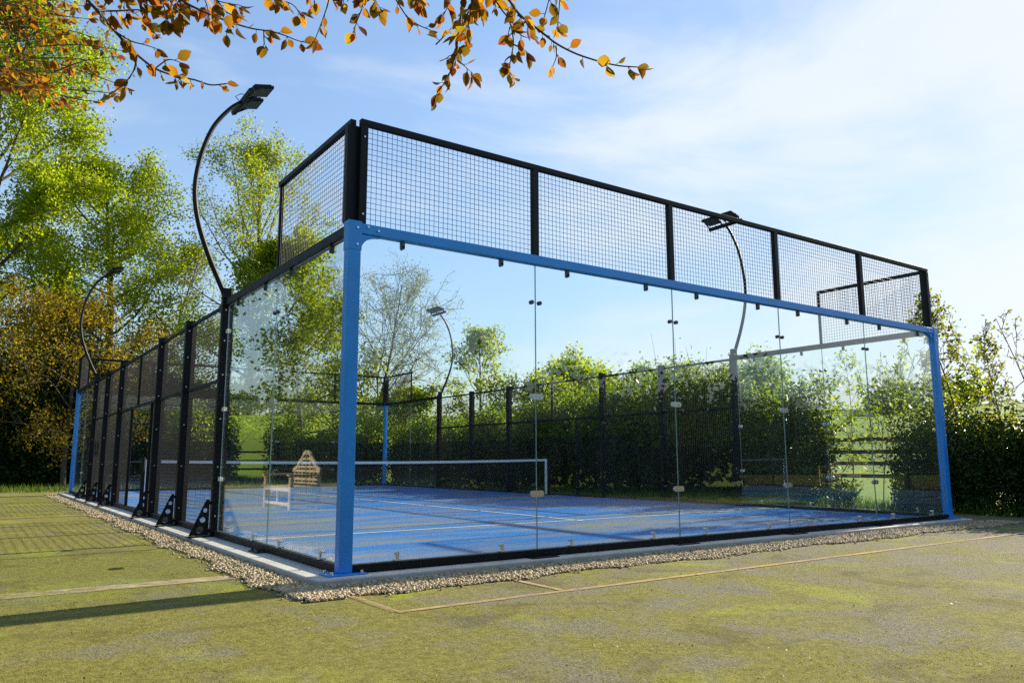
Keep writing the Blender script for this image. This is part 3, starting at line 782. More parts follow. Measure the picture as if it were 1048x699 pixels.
# ------------------------------------------------------------------ plants
def leaf_quads(pos, size, rg, aspect=0.55, droop=0.0, flat=0.0):
    n = len(pos)
    u = rg.normal(size=(n, 3)); u[:, 2] -= droop; u /= np.linalg.norm(u, axis=1)[:, None] + 1e-9
    w_ = rg.normal(size=(n, 3)); w_[:, 2] += flat * 3
    v = np.cross(w_, u); v /= np.linalg.norm(v, axis=1)[:, None] + 1e-9
    L = (size * rg.uniform(0.6, 1.3, n))[:, None]
    a = pos - u*L*0.5; b = pos + v*L*aspect*0.5 - u*L*0.05; c = pos + u*L*0.5; d = pos - v*L*aspect*0.5 - u*L*0.05
    vs = np.stack([a, b, c, d], 1).reshape(-1, 3)
    return vs, np.arange(4*n).reshape(-1, 4)

def rvec(rg):
    v = rg.normal(size=3); return Vector(v / (np.linalg.norm(v) + 1e-9))

def branch(rg, p, d, L, r, segs, wob, up):
    pts = [p.copy()]; q = p.copy(); d = d.normalized()
    for i in range(segs):
        d = (d + rvec(rg)*wob + Vector((0, 0, up/segs))).normalized()
        q = q + d * (L/segs); pts.append(q.copy())
    return pts, [max(r*(1 - 0.78*i/segs), 0.0035) for i in range(segs+1)]
def along(pts, t):
    f = t * (len(pts) - 1); i = min(int(f), len(pts) - 2); return pts[i].lerp(pts[i+1], f - i), (pts[i+1] - pts[i]).normalized()

def make_tree(name, label, cat, loc, H, hw, seed, leaf, leaf_size=0.16, clear=0.15, n1=16, n2=7, n3=5, per=9, spread=0.16, elev=(8, 68), up=0.35,
              trunk_r=None, bark='bark', lean=(0, 0), profile='dome', density_var=0.5, group=None, stems=1, twig=1.0):
    rg = np.random.default_rng(seed)
    root = tag(empty(name, loc), label, cat, group)
    base = Vector(loc)
    tr = trunk_r or H * 0.017
    wood, tw, P = MB(), MB(), []
    for st in range(stems):
        b0 = base + (Vector((rg.uniform(-.25, .25), rg.uniform(-.25, .25), 0)) if stems > 1 else Vector((0, 0, 0)))
        sd = Vector((lean[0] + (rg.uniform(-.25, .25) if stems > 1 else 0), lean[1] + (rg.uniform(-.25, .25) if stems > 1 else 0), 1))
        tp, trd = branch(rg, b0 - Vector((0, 0, 0.1)), sd, H*0.96*(rg.uniform(.75, 1) if st else 1), tr/math.sqrt(stems), 9, 0.07, 0.2)
        wood.tube(tp, trd, 8)
        for i in range(n1):
            u = (i + rg.uniform(0.1, 0.9)) / n1
            t = clear + ((0.80 if profile == 'fan' else 0.985) - clear) * u
            p, td = along(tp, t)
            az = i * 2.39996 + rg.uniform(-0.5, 0.5)
            if profile == 'dome': pr = max(0.22, math.sqrt(max(0, 1 - ((u - 0.36) / 0.70)**2)))
            elif profile == 'fan': pr = 1.05 - 0.55*u
            else: pr = 1.0 - 0.75*u
            e = R(elev[0] + (elev[1] - elev[0]) * u + rg.uniform(-10, 10))
            d = Vector((math.cos(az)*math.cos(e), math.sin(az)*math.cos(e), math.sin(e)))
            L1 = hw * pr * rg.uniform(0.78, 1.15) / max(0.35, math.cos(e)*0.8 + 0.2)
            L1 = min(L1, max(0.25*hw, (base.z + H*1.0 - p.z) / max(0.2, math.sin(e) + up*0.35)) if e > 0.15 else L1)
            lp, lr = branch(rg, p, d, L1, tr*0.36*(1 - 0.6*u)/math.sqrt(stems), 7, 0.13, up)
            wood.tube(lp, lr, 6, caps=False)
            dens = 1 + density_var * rg.uniform(-1, 1)
            for j in range(n2):
                s = 0.22 + 0.78 * (j + rg.uniform(0.1, 0.9)) / n2
                q, qd = along(lp, s)
                d2 = (qd*0.75 + rvec(rg)*0.85).normalized()
                L2 = L1 * 0.42 * (1.1 - 0.55*s) + 0.12*hw/3
                sp_, sr = branch(rg, q, d2, L2, lr[-1]*1.3 + 0.004, 5, 0.18, up*0.6)
                tw.tube(sp_, [x*twig for x in sr], 4, caps=False)
                for k in range(n3):
                    s2 = 0.2 + 0.8 * (k + rg.uniform(0, 1)) / n3
                    a, ad = along(sp_, s2)
                    d3 = (ad*0.7 + rvec(rg)*0.9).normalized()
                    L3 = L2 * 0.42 + 0.05
                    e3 = a + d3*L3 + Vector((0, 0, up*0.1*L3))
                    tw.tube([a, a.lerp(e3, 0.5) + rvec(rg)*L3*0.08, e3], [0.006*twig, 0.005*twig, 0.003*twig], 3, caps=False)
                    m_ = int(2.6 * per * dens * rg.uniform(0.4, 1.5))
                    for _ in range(m_):
                        P.append(a.lerp(e3, rg.uniform(0.1, 1.1)) + Vector(rg.normal(size=3)) * spread)
    wood.add(tw.v, tw.f, 0, True)
    wood.build('trunk', M[bark], root, fix=False)
    P = np.array([tuple(p) for p in P]) if P else np.zeros((0, 3))
    if len(P):
        P[:, 2] = np.maximum(P[:, 2], 0.1)
        vs, fs = leaf_quads(P, leaf_size * 1.12, rg, 0.66, 0.2, 0.25)
        obj_np('crown', vs, fs, M[leaf], root)
    return root

def bank(name, label, cat, path, height, width, seed, leaf, leaf_size, dens, low=0.0, group=None, top_var=0.35, stems=True, second=None):
    """a hedge or bush: leaves through its whole volume, lumpy top and sides, stems inside"""
    rg = np.random.default_rng(seed)
    path = np.array(path, float)
    seg = np.linalg.norm(np.diff(path, axis=0), axis=1); tot = seg.sum(); cum = np.concatenate([[0], np.cumsum(seg)])
    def pt(s):
        i = np.clip(np.searchsorted(cum, s) - 1, 0, len(seg) - 1); f = (s - cum[i]) / seg[i]
        return path[i] + (path[i+1] - path[i]) * f[:, None], (path[i+1] - path[i]) / seg[i][:, None]
    root = tag(empty(name, (path[0][0], path[0][1], 0)), label, cat, group)
    nb = max(3, int(tot / 0.30 * max(0.8, width)))
    bs = (np.arange(nb) + rg.uniform(0.15, 0.85, nb)) / nb * tot; off = rg.uniform(-0.5, 0.5, nb) * width * 0.6
    c, t = pt(bs); nrm = np.stack([-t[:, 1], t[:, 0]], -1)
    H = (np.interp(bs, np.linspace(0, tot, len(height)), height) if isinstance(height, (list, tuple)) else np.full(nb, height)) * (1 + top_var*rg.uniform(-0.6, 0.5, nb))
    cz = H * rg.uniform(0.45, 0.62, nb); rz = H - cz; rx = width * rg.uniform(0.38, 0.62, nb)
    P = []
    for i in range(nb):
        vol = 4.19 * rx[i]**2 * max(rz[i], 0.2)
        m_ = int(vol * dens)
        d = rg.normal(size=(m_, 3)); d /= np.linalg.norm(d, axis=1)[:, None]
        rr = rg.uniform(0.25, 1.0, m_)**0.55 * (1 + 0.16*rg.normal(size=m_))
        q = d * rr[:, None] * np.array([rx[i], rx[i], rz[i]])
        q[:, 0] += c[i, 0] + nrm[i, 0]*off[i]; q[:, 1] += c[i, 1] + nrm[i, 1]*off[i]; q[:, 2] += cz[i]
        # skirts down to the ground
        m2 = int(m_ * 0.45)
        a = rg.uniform(0, 2*np.pi, m2); r2 = rx[i]*np.sqrt(rg.uniform(0.1, 1, m2))*0.95
        q2 = np.stack([c[i, 0] + nrm[i, 0]*off[i] + r2*np.cos(a), c[i, 1] + nrm[i, 1]*off[i] + r2*np.sin(a), rg.uniform(low, 1, m2)*cz[i]], -1)
        P += [q, q2]
    P = np.concatenate(P); P = P[P[:, 2] > 0.03]
    if second:  # lighter leaf colour near the top stands in for light through the hedge
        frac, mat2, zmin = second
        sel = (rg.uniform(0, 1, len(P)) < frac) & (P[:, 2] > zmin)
        vs, fs = leaf_quads(P[sel], leaf_size, rg, 0.62, 0.1, 0.2); obj_np('lit_top_leaves', vs, fs, M[mat2], root)
        P = P[~sel]
    vs, fs = leaf_quads(P, leaf_size, rg, 0.62, 0.1, 0.2)
    obj_np('foliage', vs, fs, M[leaf], root)
    if stems:
        mb = MB()
        for i in range(nb):
            b0 = Vector((c[i, 0] + nrm[i, 0]*off[i]*0.6, c[i, 1] + nrm[i, 1]*off[i]*0.6, -0.05))
            for k in range(3):
                d = Vector((rg.uniform(-.4, .4), rg.uniform(-.4, .4), 1))
                pp, rr_ = branch(rg, b0, d, H[i]*rg.uniform(0.85, 1.28), 0.016, 6, 0.14, 0.1); mb.tube(pp, rr_, 4, caps=False)
        mb.build('stems', M['bark'], root, fix=False)
    return root

# trees beyond the far end, left to right
make_tree('maple_tree', 'tall lime green tree at the left edge behind the dark laurel bank', 'tree', (-2.4, 32.5, 0), 21.0, 4.6, 3, 'lime', 0.125, n1=30, n2=9, n3=6, per=29, spread=0.24, trunk_r=0.3, group='trees beyond the far end')
make_tree('maple_tree', 'broad lime green tree beyond the left wall, its spreading branches reaching toward the curved lamp', 'tree', (2.7, 35.0, 0), 15.2, 4.6, 5, 'lime', 0.12, n1=26, n2=9, n3=6, per=20, spread=0.26, elev=(-4, 55), trunk_r=0.26, group='trees beyond the far end')
make_tree('bronze_tree', 'smaller bronze leaved tree standing in front of the lime green trees', 'tree', (0.6, 28.8, 0), 7.0, 3.3, 9, 'bronze', 0.10, n1=24, n2=8, n3=6, per=11, spread=0.2, clear=0.22, elev=(-5, 60), up=-0.1)
make_tree('ash_tree', 'open yellow green tree with visible limbs just left of the blue corner post', 'tree', (9.2, 34.1, 0), 18.0, 4.7, 12, 'spring', 0.11, n1=26, n2=8, n3=5, per=13, spread=0.2, elev=(18, 72), trunk_r=0.24, density_var=0.8, bark='bark_pale', group='trees beyond the far end')
make_tree('bare_tree', 'nearly bare tree of fanned upright branches behind the far corner', 'tree', (13.0, 28.8, 0), 10.4, 4.3, 21, 'budleaf', 0.075, n1=30, n2=9, n3=6, per=3.2, spread=0.14, clear=0.05, lean=(0.15, -0.10), elev=(34, 72), up=0.2, profile='fan', bark='bark', trunk_r=0.12, twig=1.4)
make_tree('young_tree', 'small leafy tree with upright twigs beside the small curved lamp mast', 'tree', (16.7, 24.1, 0), 6.9, 1.9, 23, 'spring', 0.13, n1=18, n2=6, n3=4, per=7, spread=0.13, elev=(15, 75), trunk_r=0.09)
make_tree('round_tree', 'low dense round topped tree above the hedge near the middle of the court', 'tree', (23.4, 25.0, 0), 5.6, 2.4, 29, 'lime', 0.16, n1=16, n2=7, n3=5, per=16, spread=0.22, clear=0.25, trunk_r=0.12)
make_tree('thorn_tree', 'bushy lime green tree behind the hedge, left of the round topped tree', 'tree', (19.6, 23.0, 0), 4.6, 1.9, 35, 'lime', 0.14, n1=16, n2=7, n3=5, per=11, spread=0.18, clear=0.12, trunk_r=0.09, elev=(0, 65))
make_tree('thorn_tree', 'low bushy lime green tree behind the hedge, right of the round topped tree', 'tree', (19.5, 15.6, 0), 4.2, 1.9, 36, 'hedgeleaf', 0.13, n1=16, n2=7, n3=5, per=9, spread=0.17, clear=0.12, trunk_r=0.09, elev=(0, 65))
make_tree('thorn_tree', 'yellow green low tree just beyond the far corner of the court', 'tree', (13.6, 25.8, 0), 3.9, 1.9, 37, 'lime', 0.13, n1=14, n2=7, n3=5, per=11, spread=0.17, clear=0.25, trunk_r=0.08, elev=(0, 60))
make_tree('thorn_tree', 'rounded bright green thorn tree above the hedge, left of the right hand lamp mast', 'tree', (15.6, 10.6, 0), 3.5, 1.6, 38, 'hedgeleaf', 0.11, n1=18, n2=7, n3=5, per=10, spread=0.16, clear=0.15, trunk_r=0.08, elev=(0, 65))
make_tree('thorn_tree', 'rounded bright green thorn tree above the hedge near the middle glass seam', 'tree', (16.2, 13.4, 0), 3.3, 1.5, 39, 'lime', 0.11, n1=18, n2=7, n3=5, per=9, spread=0.16, clear=0.15, trunk_r=0.08, elev=(0, 65))
make_tree('thorn_tree', 'loose bright green thorn tree behind the bush beside the dark holly', 'tree', (15.4, 7.4, 0), 3.4, 1.5, 40, 'hedgeleaf', 0.10, n1=18, n2=7, n3=5, per=8, spread=0.16, clear=0.15, trunk_r=0.08, elev=(0, 65))
make_tree('background_tree', 'yellow green tree seen through the side glass just left of the blue corner post', 'tree', (11.0, 31.2, 0), 11.8, 3.6, 31, 'spring', 0.18, n1=22, n2=8, n3=5, per=11, spread=0.24, trunk_r=0.16, elev=(-5, 60), clear=0.1)
make_tree('background_tree', 'thin twiggy tree between the lime green tree and the open yellow green tree', 'tree', (6.0, 40.0, 0), 12.5, 3.4, 33, 'budleaf', 0.12, n1=22, n2=7, n3=5, per=4, spread=0.14, elev=(25, 75), bark='bark_pale', trunk_r=0.14, twig=1.3)
# trees left of the frame, seen only in the side glass
make_tree('lime_tree', 'leafy green tree left of the field gap, mirrored in the side glass', 'tree', (-5.9, 35.0, 0), 15.0, 2.5, 41, 'lime', 0.22, n1=16, n2=7, n3=5, per=10, spread=0.26, trunk_r=0.2)
make_tree('lime_tree', 'leafy green tree right of the field gap, mirrored in the side glass', 'tree', (-12.2, 29.5, 0), 12.5, 3.2, 43, 'spring', 0.20, n1=24, n2=8, n3=5, per=12, spread=0.26, trunk_r=0.2, clear=0.1, elev=(-5, 60))
bank('laurel_bush', 'dark shrub on the near side of the field gap, mirrored beside the clamped post', 'bush', [(-4.6, 28.0), (-6.45, 28.0)], 3.6, 1.4, 48, 'darkleaf', 0.14, 650, top_var=0.15)
bank('laurel_bush', 'dark shrub on the far side of the field gap, mirrored in the glass', 'bush', [(-8.9, 28.0), (-17, 27.5)], 3.6, 1.8, 47, 'midleaf', 0.15, 420)

# banks and hedges
bank('laurel_bank', 'dark evergreen bank at the left edge under the bronze tree', 'bush', [(-5.5, 31.6), (-1.0, 30.8), (3.0, 31.0), (6.5, 31.8)], [5.0, 4.6, 4.8, 3.8], 2.6, 51, 'darkleaf', 0.17, 420, top_var=0.3)
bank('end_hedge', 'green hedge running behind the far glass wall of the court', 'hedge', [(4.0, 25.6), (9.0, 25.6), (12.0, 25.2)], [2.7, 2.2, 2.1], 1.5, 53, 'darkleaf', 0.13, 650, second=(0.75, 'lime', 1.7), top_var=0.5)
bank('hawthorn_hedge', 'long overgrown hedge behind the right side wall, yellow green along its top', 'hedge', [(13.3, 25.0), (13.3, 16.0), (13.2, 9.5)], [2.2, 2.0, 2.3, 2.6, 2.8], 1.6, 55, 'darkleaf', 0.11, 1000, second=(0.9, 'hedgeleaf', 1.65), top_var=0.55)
bank('hazel_bush', 'mid green bush between the long hedge and the dark holly', 'bush', [(13.2, 9.2), (13.2, 5.4)], [3.5, 3.1, 2.6], 1.6, 57, 'darkleaf', 0.10, 1100, top_var=0.45, second=(0.85, 'hedgeleaf', 1.3))
bank('holly_bush', 'near black holly bush beside the field gate', 'bush', [(12.9, 4.9), (12.9, 4.0)], [2.6, 2.3], 1.1, 59, 'darkleaf', 0.08, 2300, top_var=0.2)
bank('beech_hedge', 'dark low hedge right of the far blue post at the frame edge', 'hedge', [(12.6, 1.9), (12.7, -0.6), (13.2, -4.5)], [1.8, 1.75, 1.6], 1.1, 61, 'darkleaf', 0.07, 3000, top_var=0.18, second=(0.25, 'yellowleaf', 1.15))
bank('ivy_mound', 'leafy mound at the foot of the gate beside the holly', 'bush', [(12.3, 3.45), (12.3, 2.9)], 0.62, 0.62, 63, 'midleaf', 0.07, 2600, top_var=0.3)
bank('ivy_mound', 'smaller leafy mound at the foot of the gate by the blue post', 'bush', [(12.3, 1.95), (12.3, 1.55)], 0.6, 0.5, 64, 'midleaf', 0.07, 2600, top_var=0.3)

# saplings along the right boundary
sap = dict(bark='bark', profile='cone', elev=(30, 65), clear=0.22, density_var=0.7)
S_ = 'saplings along the field boundary'
make_tree('sapling', 'tallest leafy sapling just right of the far blue post', 'sapling', (12.9, 0.95, 0), 4.25, 0.85, 71, 'yellowleaf', 0.07, n1=22, n2=5, n3=3, per=2.2, spread=0.06, trunk_r=0.028, group=S_, **sap)
make_tree('sapling', 'slender sparse sapling second from the right edge', 'sapling', (13.0, 0.35, 0), 3.7, 0.4, 73, 'yellowleaf', 0.065, n1=22, n2=4, n3=3, per=1.6, spread=0.05, trunk_r=0.02, group=S_, **sap)
make_tree('sapling', 'bare leaning sapling at the right edge of the frame', 'sapling', (13.0, -0.9, 0), 4.0, 0.6, 75, 'budleaf', 0.05, n1=8, n2=3, n3=2, per=1, spread=0.04, trunk_r=0.022, lean=(0.0, 0.30), group=S_, bark='twig', profile='cone', elev=(45, 75), clear=0.3)
make_tree('sapling', 'leafy sapling growing up through the gate near its middle', 'sapling', (12.75, 2.45, 0), 3.4, 0.9, 77, 'lime', 0.08, n1=12, n2=4, n3=3, per=0.9, spread=0.07, trunk_r=0.02, stems=3, group=S_, **sap)
make_tree('sapling', 'thin sapling at the gate end nearest the blue post', 'sapling', (12.75, 1.8, 0), 3.2, 0.75, 79, 'lime', 0.08, n1=11, n2=4, n3=3, per=1.0, spread=0.07, trunk_r=0.02, stems=2, group=S_, **sap)
make_tree('sapling', 'thin sapling at the gate end beside the dark holly', 'sapling', (12.85, 3.5, 0), 3.5, 0.75, 81, 'lime', 0.08, n1=12, n2=4, n3=3, per=1.3, spread=0.07, trunk_r=0.02, stems=2, group=S_, **sap)

# field gate and rail fences
gt = tag(empty('field_gate', (12.95, 2.5, 0)), 'dark wooden four rail field gate half hidden by saplings', 'gate')
for y in (1.15, 3.95): MB().box((12.86, y-0.06, 0), (12.98, y+0.06, 1.55)).build('gate_post', M['oak'], gt, bevel=0.01)
for z in (0.62, 0.88, 1.12, 1.38): MB().box((12.90, 1.21, z-0.04), (12.94, 3.89, z+0.04)).build('rail', M['oak'], gt, bevel=0.006)
fn = tag(empty('rail_fence', (-4, 33, 0)), 'dark wooden post and rail fence across the field, mirrored in the side glass', 'fence')
for k in range(9): MB().box((-4.06 - k*2, 32.94, 0), (-3.94 - k*2, 33.06, 1.5)).build('fence_post', M['oak'], fn)
for z in (0.55, 0.95, 1.38): MB().box((-20.0, 32.90, z-0.05), (-4.0, 32.938, z+0.05)).build('rail', M['oak'], fn)

# distant wood along the ridge
rg = np.random.default_rng(91)
P = []
for k in range(130):
    a = rg.uniform(R(-40), R(100)); D = rg.uniform(185, 240)
    x, y = 4 + D*math.sin(a), 8 + D*math.cos(a); h = rg.uniform(4, 9); w_ = rg.uniform(3, 6)
    z0 = float(terrain_h(np.array(x), np.array(y)))
    d = rg.normal(size=(260, 3)); d /= np.linalg.norm(d, axis=1)[:, None]
    P.append(d * rg.uniform(0.5, 1, (260, 1)) * np.array([w_, w_, h*0.6]) + np.array([x, y, z0 + h*0.5]))
vs, fs = leaf_quads(np.concatenate(P), 1.1, rg, 0.8)
tag(obj_np('distant_wood', vs, fs, M['midleaf']), kind='stuff')
# trees behind the camera: a far belt that closes the horizon in the glass
P = []
for k in range(330):
    a = rg.uniform(R(106), R(318)); D = rg.uniform(22, 27) if a < R(285) else rg.uniform(27, 33)
    x, y = 4 + D*math.sin(a), 8 + D*math.cos(a); h = rg.uniform(2.5, 4.4) if a < R(285) else rg.uniform(3.2, 5.4); w_ = rg.uniform(1.1, 2.0)
    d = rg.normal(size=(900, 3)); d /= np.linalg.norm(d, axis=1)[:, None]
    P.append(d * rg.uniform(0.3, 1, (900, 1)) * np.array([w_, w_, h*0.55]) + np.array([x, y, h*0.5]))
vs, fs = leaf_quads(np.concatenate(P), 0.22, rg, 0.8)
tag(obj_np('far_tree_belt', vs, fs, M['darkleaf']), kind='stuff')

# rough grass where the old court ends
rg = np.random.default_rng(97)
def blades(n, xs, ys, h):
    p = np.stack([rg.uniform(*xs, n), rg.uniform(*ys, n), np.zeros(n)], -1)
    a = rg.uniform(0, 2*np.pi, n); w_ = np.stack([np.cos(a), np.sin(a), np.zeros(n)], -1) * h * 0.05
    tip = p + np.stack([rg.normal(size=n)*0.35, rg.normal(size=n)*0.35, np.ones(n)], -1) * (h * rg.uniform(0.4, 1.2, n))[:, None]
    return np.stack([p - w_, p + w_, tip], 1).reshape(-1, 3)
V = np.concatenate([blades(9000, (-8, 9), (29.3, 31.0), 0.34), blades(6000, (-22, -3), (26, 33), 0.25), blades(7000, (11.9, 12.9), (-4, 22), 0.22), blades(3000, (-2, 12), (22.5, 25), 0.25)])
tag(obj_np('grass', V, np.arange(len(V)).reshape(-1, 3), M['grassblade']), kind='stuff')

# moss sprigs and leaf litter on the near macadam
n = 60000
d = 2.2 + 12 * rg.uniform(0, 1, n)**1.7; a = YAW + rg.uniform(-0.66, 0.62, n)
px, py = CAM.x + d*np.sin(a), CAM.y + d*np.cos(a)
cl = np.sin(px*2.1 + 1.3*np.sin(py*1.7)) + np.sin(py*2.7 + 1.1*np.sin(px*2.3)) + 0.8*np.sin(px*5.1 - py*4.3) - 0.05*px + rg.normal(size=n)*0.7
ok = (cl > 0.4) & ~((px > -0.72) & (py > -0.85))
px, py, d = px[ok], py[ok], d[ok]; n = len(px)
h = rg.uniform(0.004, 0.010, n); aa = rg.uniform(0, 2*np.pi, n)
p = np.stack([px, py, np.full(n, -0.004)], -1); w_ = np.stack([np.cos(aa), np.sin(aa), np.zeros(n)], -1) * (h*0.35)[:, None]
tip = p + np.stack([rg.normal(size=n)*0.5, rg.normal(size=n)*0.5, np.ones(n)], -1) * h[:, None]
V = np.stack([p - w_, p + w_, tip], 1).reshape(-1, 3)
tag(obj_np('moss', V, np.arange(3*n).reshape(-1, 3), M['mossblade']), kind='stuff')
n = 2600
d = 2.2 + 16 * rg.uniform(0, 1, n)**1.4; a = YAW + rg.uniform(-0.66, 0.62, n)
px, py = CAM.x + d*np.sin(a), CAM.y + d*np.cos(a)
ok = ~((px > -0.36) & (py > -0.26)); px, py = px[ok], py[ok]
M['litter'] = leaf_mat('leaf_litter', [(0.32,0.26,0.17),(0.16,0.10,0.05),(0.36,0.30,0.20),(0.09,0.06,0.03),(0.24,0.18,0.10)], 0.1)
sz = rg.uniform(0.005, 0.017, len(px))
vs, fs = leaf_quads(np.stack([px, py, 0.002 + sz*0.2], -1), sz, rg, 0.6, 0, 1.2)
tag(obj_np('leaf_litter', vs, fs, M['litter']), kind='stuff')

# ------------------------------------------------------------------ copper beech whose boughs hang into the top of the view
beech = tag(empty('copper_beech', (-9.0, -3.2, 0)), 'copper beech tree whose leafy twigs hang down across the top of the view', 'tree')
rg = np.random.default_rng(101)
wood, tw = MB(), MB()
tp = [(-9, -3.2, -0.1), (-8.95, -3.25, 1.2), (-9.05, -3.15, 2.6), (-8.9, -3.2, 4.2), (-9.0, -3.1, 6.5), (-9.1, -3.2, 9.0)]
wood.tube(tp, [0.34, 0.27, 0.24, 0.21, 0.16, 0.08], 12)
bA = [Vector(p) for p in ((-9.0, -3.2, 3.2), (-6.6, -3.5, 3.9), (-4.4, -3.6, 4.0), (-2.6, -3.9, 3.6), (-1.2, -4.2, 3.2), (-0.4, -4.5, 2.95))]
bB = [Vector(p) for p in ((-9.0, -3.1, 3.8), (-6.8, -2.6, 4.8), (-4.8, -1.8, 5.0), (-3.7, -0.7, 5.0), (-3.25, 0.4, 5.0), (-3.1, 1.6, 5.0))]
for b, r_ in ((bA, 0.085), (bB, 0.075)): wood.tube(b, [r_ * (1 - 0.8*i/(len(b)-1)) for i in range(len(b))], 8)
wood.build('trunk', M['bark'], beech, fix=False)

LV, LF = [], []
def beech_leaf(p, d, size):
    """a folded oval leaf of ten points, pointing along d"""
    d = d.normalized(); s = d.cross(rvec(rg)); s = s.normalized() if s.length > 1e-6 else d.orthogonal().normalized()
    nrm = s.cross(d); fold = rg.uniform(0.15, 0.55); curl = rg.uniform(-0.55, 0.55); wd = rg.uniform(0.28, 0.44)
    b0 = len(LV)
    for t, w_ in ((0.0, 0.02), (0.16, 0.62), (0.42, 1.0), (0.72, 0.72), (1.0, 0.02)):
        c = p + d*(size*t) + nrm*(curl*size*t*t)
        LV.append(c); LV.append(c + s*(size*wd*w_) + nrm*(size*wd*w_*fold)); LV.append(c - s*(size*wd*w_) + nrm*(size*wd*w_*fold))
    for i in range(4):
        a = b0 + 3*i; b = a + 3
        LF.append((a, b, b+1, a+1)); LF.append((a, a+2, b+2, b))
def spray(pix, dist, size, every, r=0.004, dd=0.0, conn=None, nleaf=2, jit=0.06):
    n = len(pix); every *= 0.66
    pts = [at(x, y, dist + dd*i/max(1, n-1) + rg.normal()*jit*0.4) for i, (x, y) in enumerate(pix)]
    if conn is None and (pix[0][1] < 0 or pix[0][0] < 0):   # every spray that starts outside the view grows from a bough
        bo = bA if pix[0][0] > 0 else bB
        conn = min((along(bo, 0.3 + 0.7*k/24)[0] for k in range(25)), key=lambda q: (q - pts[0]).length)
    if conn is not None: pts = [Vector(conn)] + [pts[0].lerp(Vector(conn), 0.6) + rvec(rg)*0.10 + Vector((0, 0, 0.10)), pts[0].lerp(Vector(conn), 0.25) + rvec(rg)*0.05 + Vector((0, 0, 0.05))] + pts
    # smooth
    fine = []
    for i in range(len(pts) - 1):
        for k in range(4): fine.append(pts[i].lerp(pts[i+1], k/4))
    fine.append(pts[-1])
    for _ in range(2): fine = [fine[0]] + [(fine[i-1] + fine[i]*2 + fine[i+1]) / 4 for i in range(1, len(fine)-1)] + [fine[-1]]
    tw.tube(fine, [r * (1 - 0.72*i/(len(fine)-1)) + 0.0006 for i in range(len(fine))], 5)
    start = 12 if conn is not None else 1
    tot = 0; nxt = every*0.5; side = 1
    for i in range(start, len(fine)):
        tot += (fine[i] - fine[i-1]).length
        while tot > nxt:
            nxt += every * rg.uniform(0.7, 1.3)
            t = (fine[i] - fine[i-1]).normalized(); side = -side
            for q in range(rg.integers(1, nleaf + 1)):
                lat = (t.cross(-F)).normalized() * side
                d = (t*0.5 + lat*rg.uniform(0.1, 1.0) + Vector((0, 0, -rg.uniform(0.2, 1.3))) + rvec(rg)*0.5).normalized()
                st = fine[i] + d * 0.012
                tw.tube([fine[i], st], 0.0011, 3, caps=False)
                beech_leaf(st, d, size * rg.uniform(0.5, 1.2))
    t = (fine[-1] - fine[-2]).normalized()
    beech_leaf(fine[-1], (t + Vector((0, 0, -0.3))), size)
    return fine
D = 2.75; E_ = 0.039
def on(b, t): return along(b, t)[0]
spray([(76,-14),(100,12),(117,32),(138,55),(158,71),(178,78),(200,82),(215,88),(232,86)], D, E_, 0.075, 0.0055, conn=on(bA, 0.55))
spray([(140,57),(138,72),(128,86),(112,97)], D, E_*1.05, 0.055, 0.003)
spray([(117,32),(134,43),(148,46),(160,50)], D, E_, 0.06, 0.002)
spray([(98,11),(118,12),(142,10),(158,14)], D, E_, 0.045, 0.003, nleaf=3)
spray([(120,-8),(134,10),(150,24),(160,36)], D, E_, 0.045, 0.003, nleaf=2)
spray([(158,71),(172,60),(184,64)], D, E_, 0.06, 0.002)
spray([(182,79),(186,84)], D, E_, 0.03, 0.002)
spray([(165,-14),(190,4),(212,14),(235,23),(258,30),(276,32)], D, E_, 0.042, 0.005, nleaf=2, conn=on(bA, 0.60))
spray([(276,32),(290,36),(304,42),(318,45)], D, E_, 0.06, 0.002)
spray([(240,24),(232,30),(232,36)], D, E_, 0.05, 0.002); spray([(270,31),(270,42),(271,46)], D, E_, 0.06, 0.002)
spray([(180,-8),(186,8),(180,22)], D, E_, 0.03, 0.003, nleaf=3); spray([(205,-10),(212,5),(214,18)], D, E_, 0.04, 0.003)
spray([(338,-14),(336,4),(329,24),(322,42)], D-0.1, E_, 0.07, 0.003, conn=on(bA, 0.72))
spray([(366,-12),(372,6),(366,20),(362,34)], D-0.1, E_, 0.036, 0.003, nleaf=3, conn=on(bA, 0.74))
spray([(350,-6),(352,4)], D-0.1, E_, 0.03, 0.002, nleaf=3)
spray([(398,-12),(410,8),(418,20),(430,27),(440,31)], D-0.1, E_, 0.055, 0.003, conn=on(bA, 0.78))
spray([(446,46),(454,38),(464,27)], D-0.15, E_*0.8, 0.05, 0.002, nleaf=2)
spray([(476,-14),(471,18),(467,52),(463,70),(455,85),(447,97)], D-0.2, E_, 0.036, 0.004, nleaf=3, conn=on(bA, 0.84))
spray([(484,-6),(480,20),(478,42)], D-0.2, E_, 0.032, 0.003, nleaf=3)
spray([(466,56),(459,58)], D-0.2, E_, 0.04, 0.002); spray([(468,62),(476,68),(482,74)], D-0.2, E_, 0.05, 0.002, nleaf=3)
spray([(498,-14),(514,12),(524,22),(533,38),(546,39)], D-0.25, E_, 0.07, 0.0035, conn=on(bA, 0.9))
spray([(519,13),(524,30),(526,44),(523,60),(521,74),(526,80)], D-0.25, E_, 0.06, 0.0025, nleaf=2)
spray([(526,46),(534,50),(540,54)], D-0.25, E_, 0.035, 0.002, nleaf=3); spray([(522,28),(520,36)], D-0.25, E_, 0.05, 0.002)
spray([(522,58),(517,62),(516,68)], D-0.25, E_, 0.06, 0.002)
spray([(512,-14),(530,15),(550,30),(570,46),(590,56),(615,64),(634,68),(652,69)], D-0.3, E_, 0.062, 0.0045, nleaf=2, conn=on(bA, 0.97))
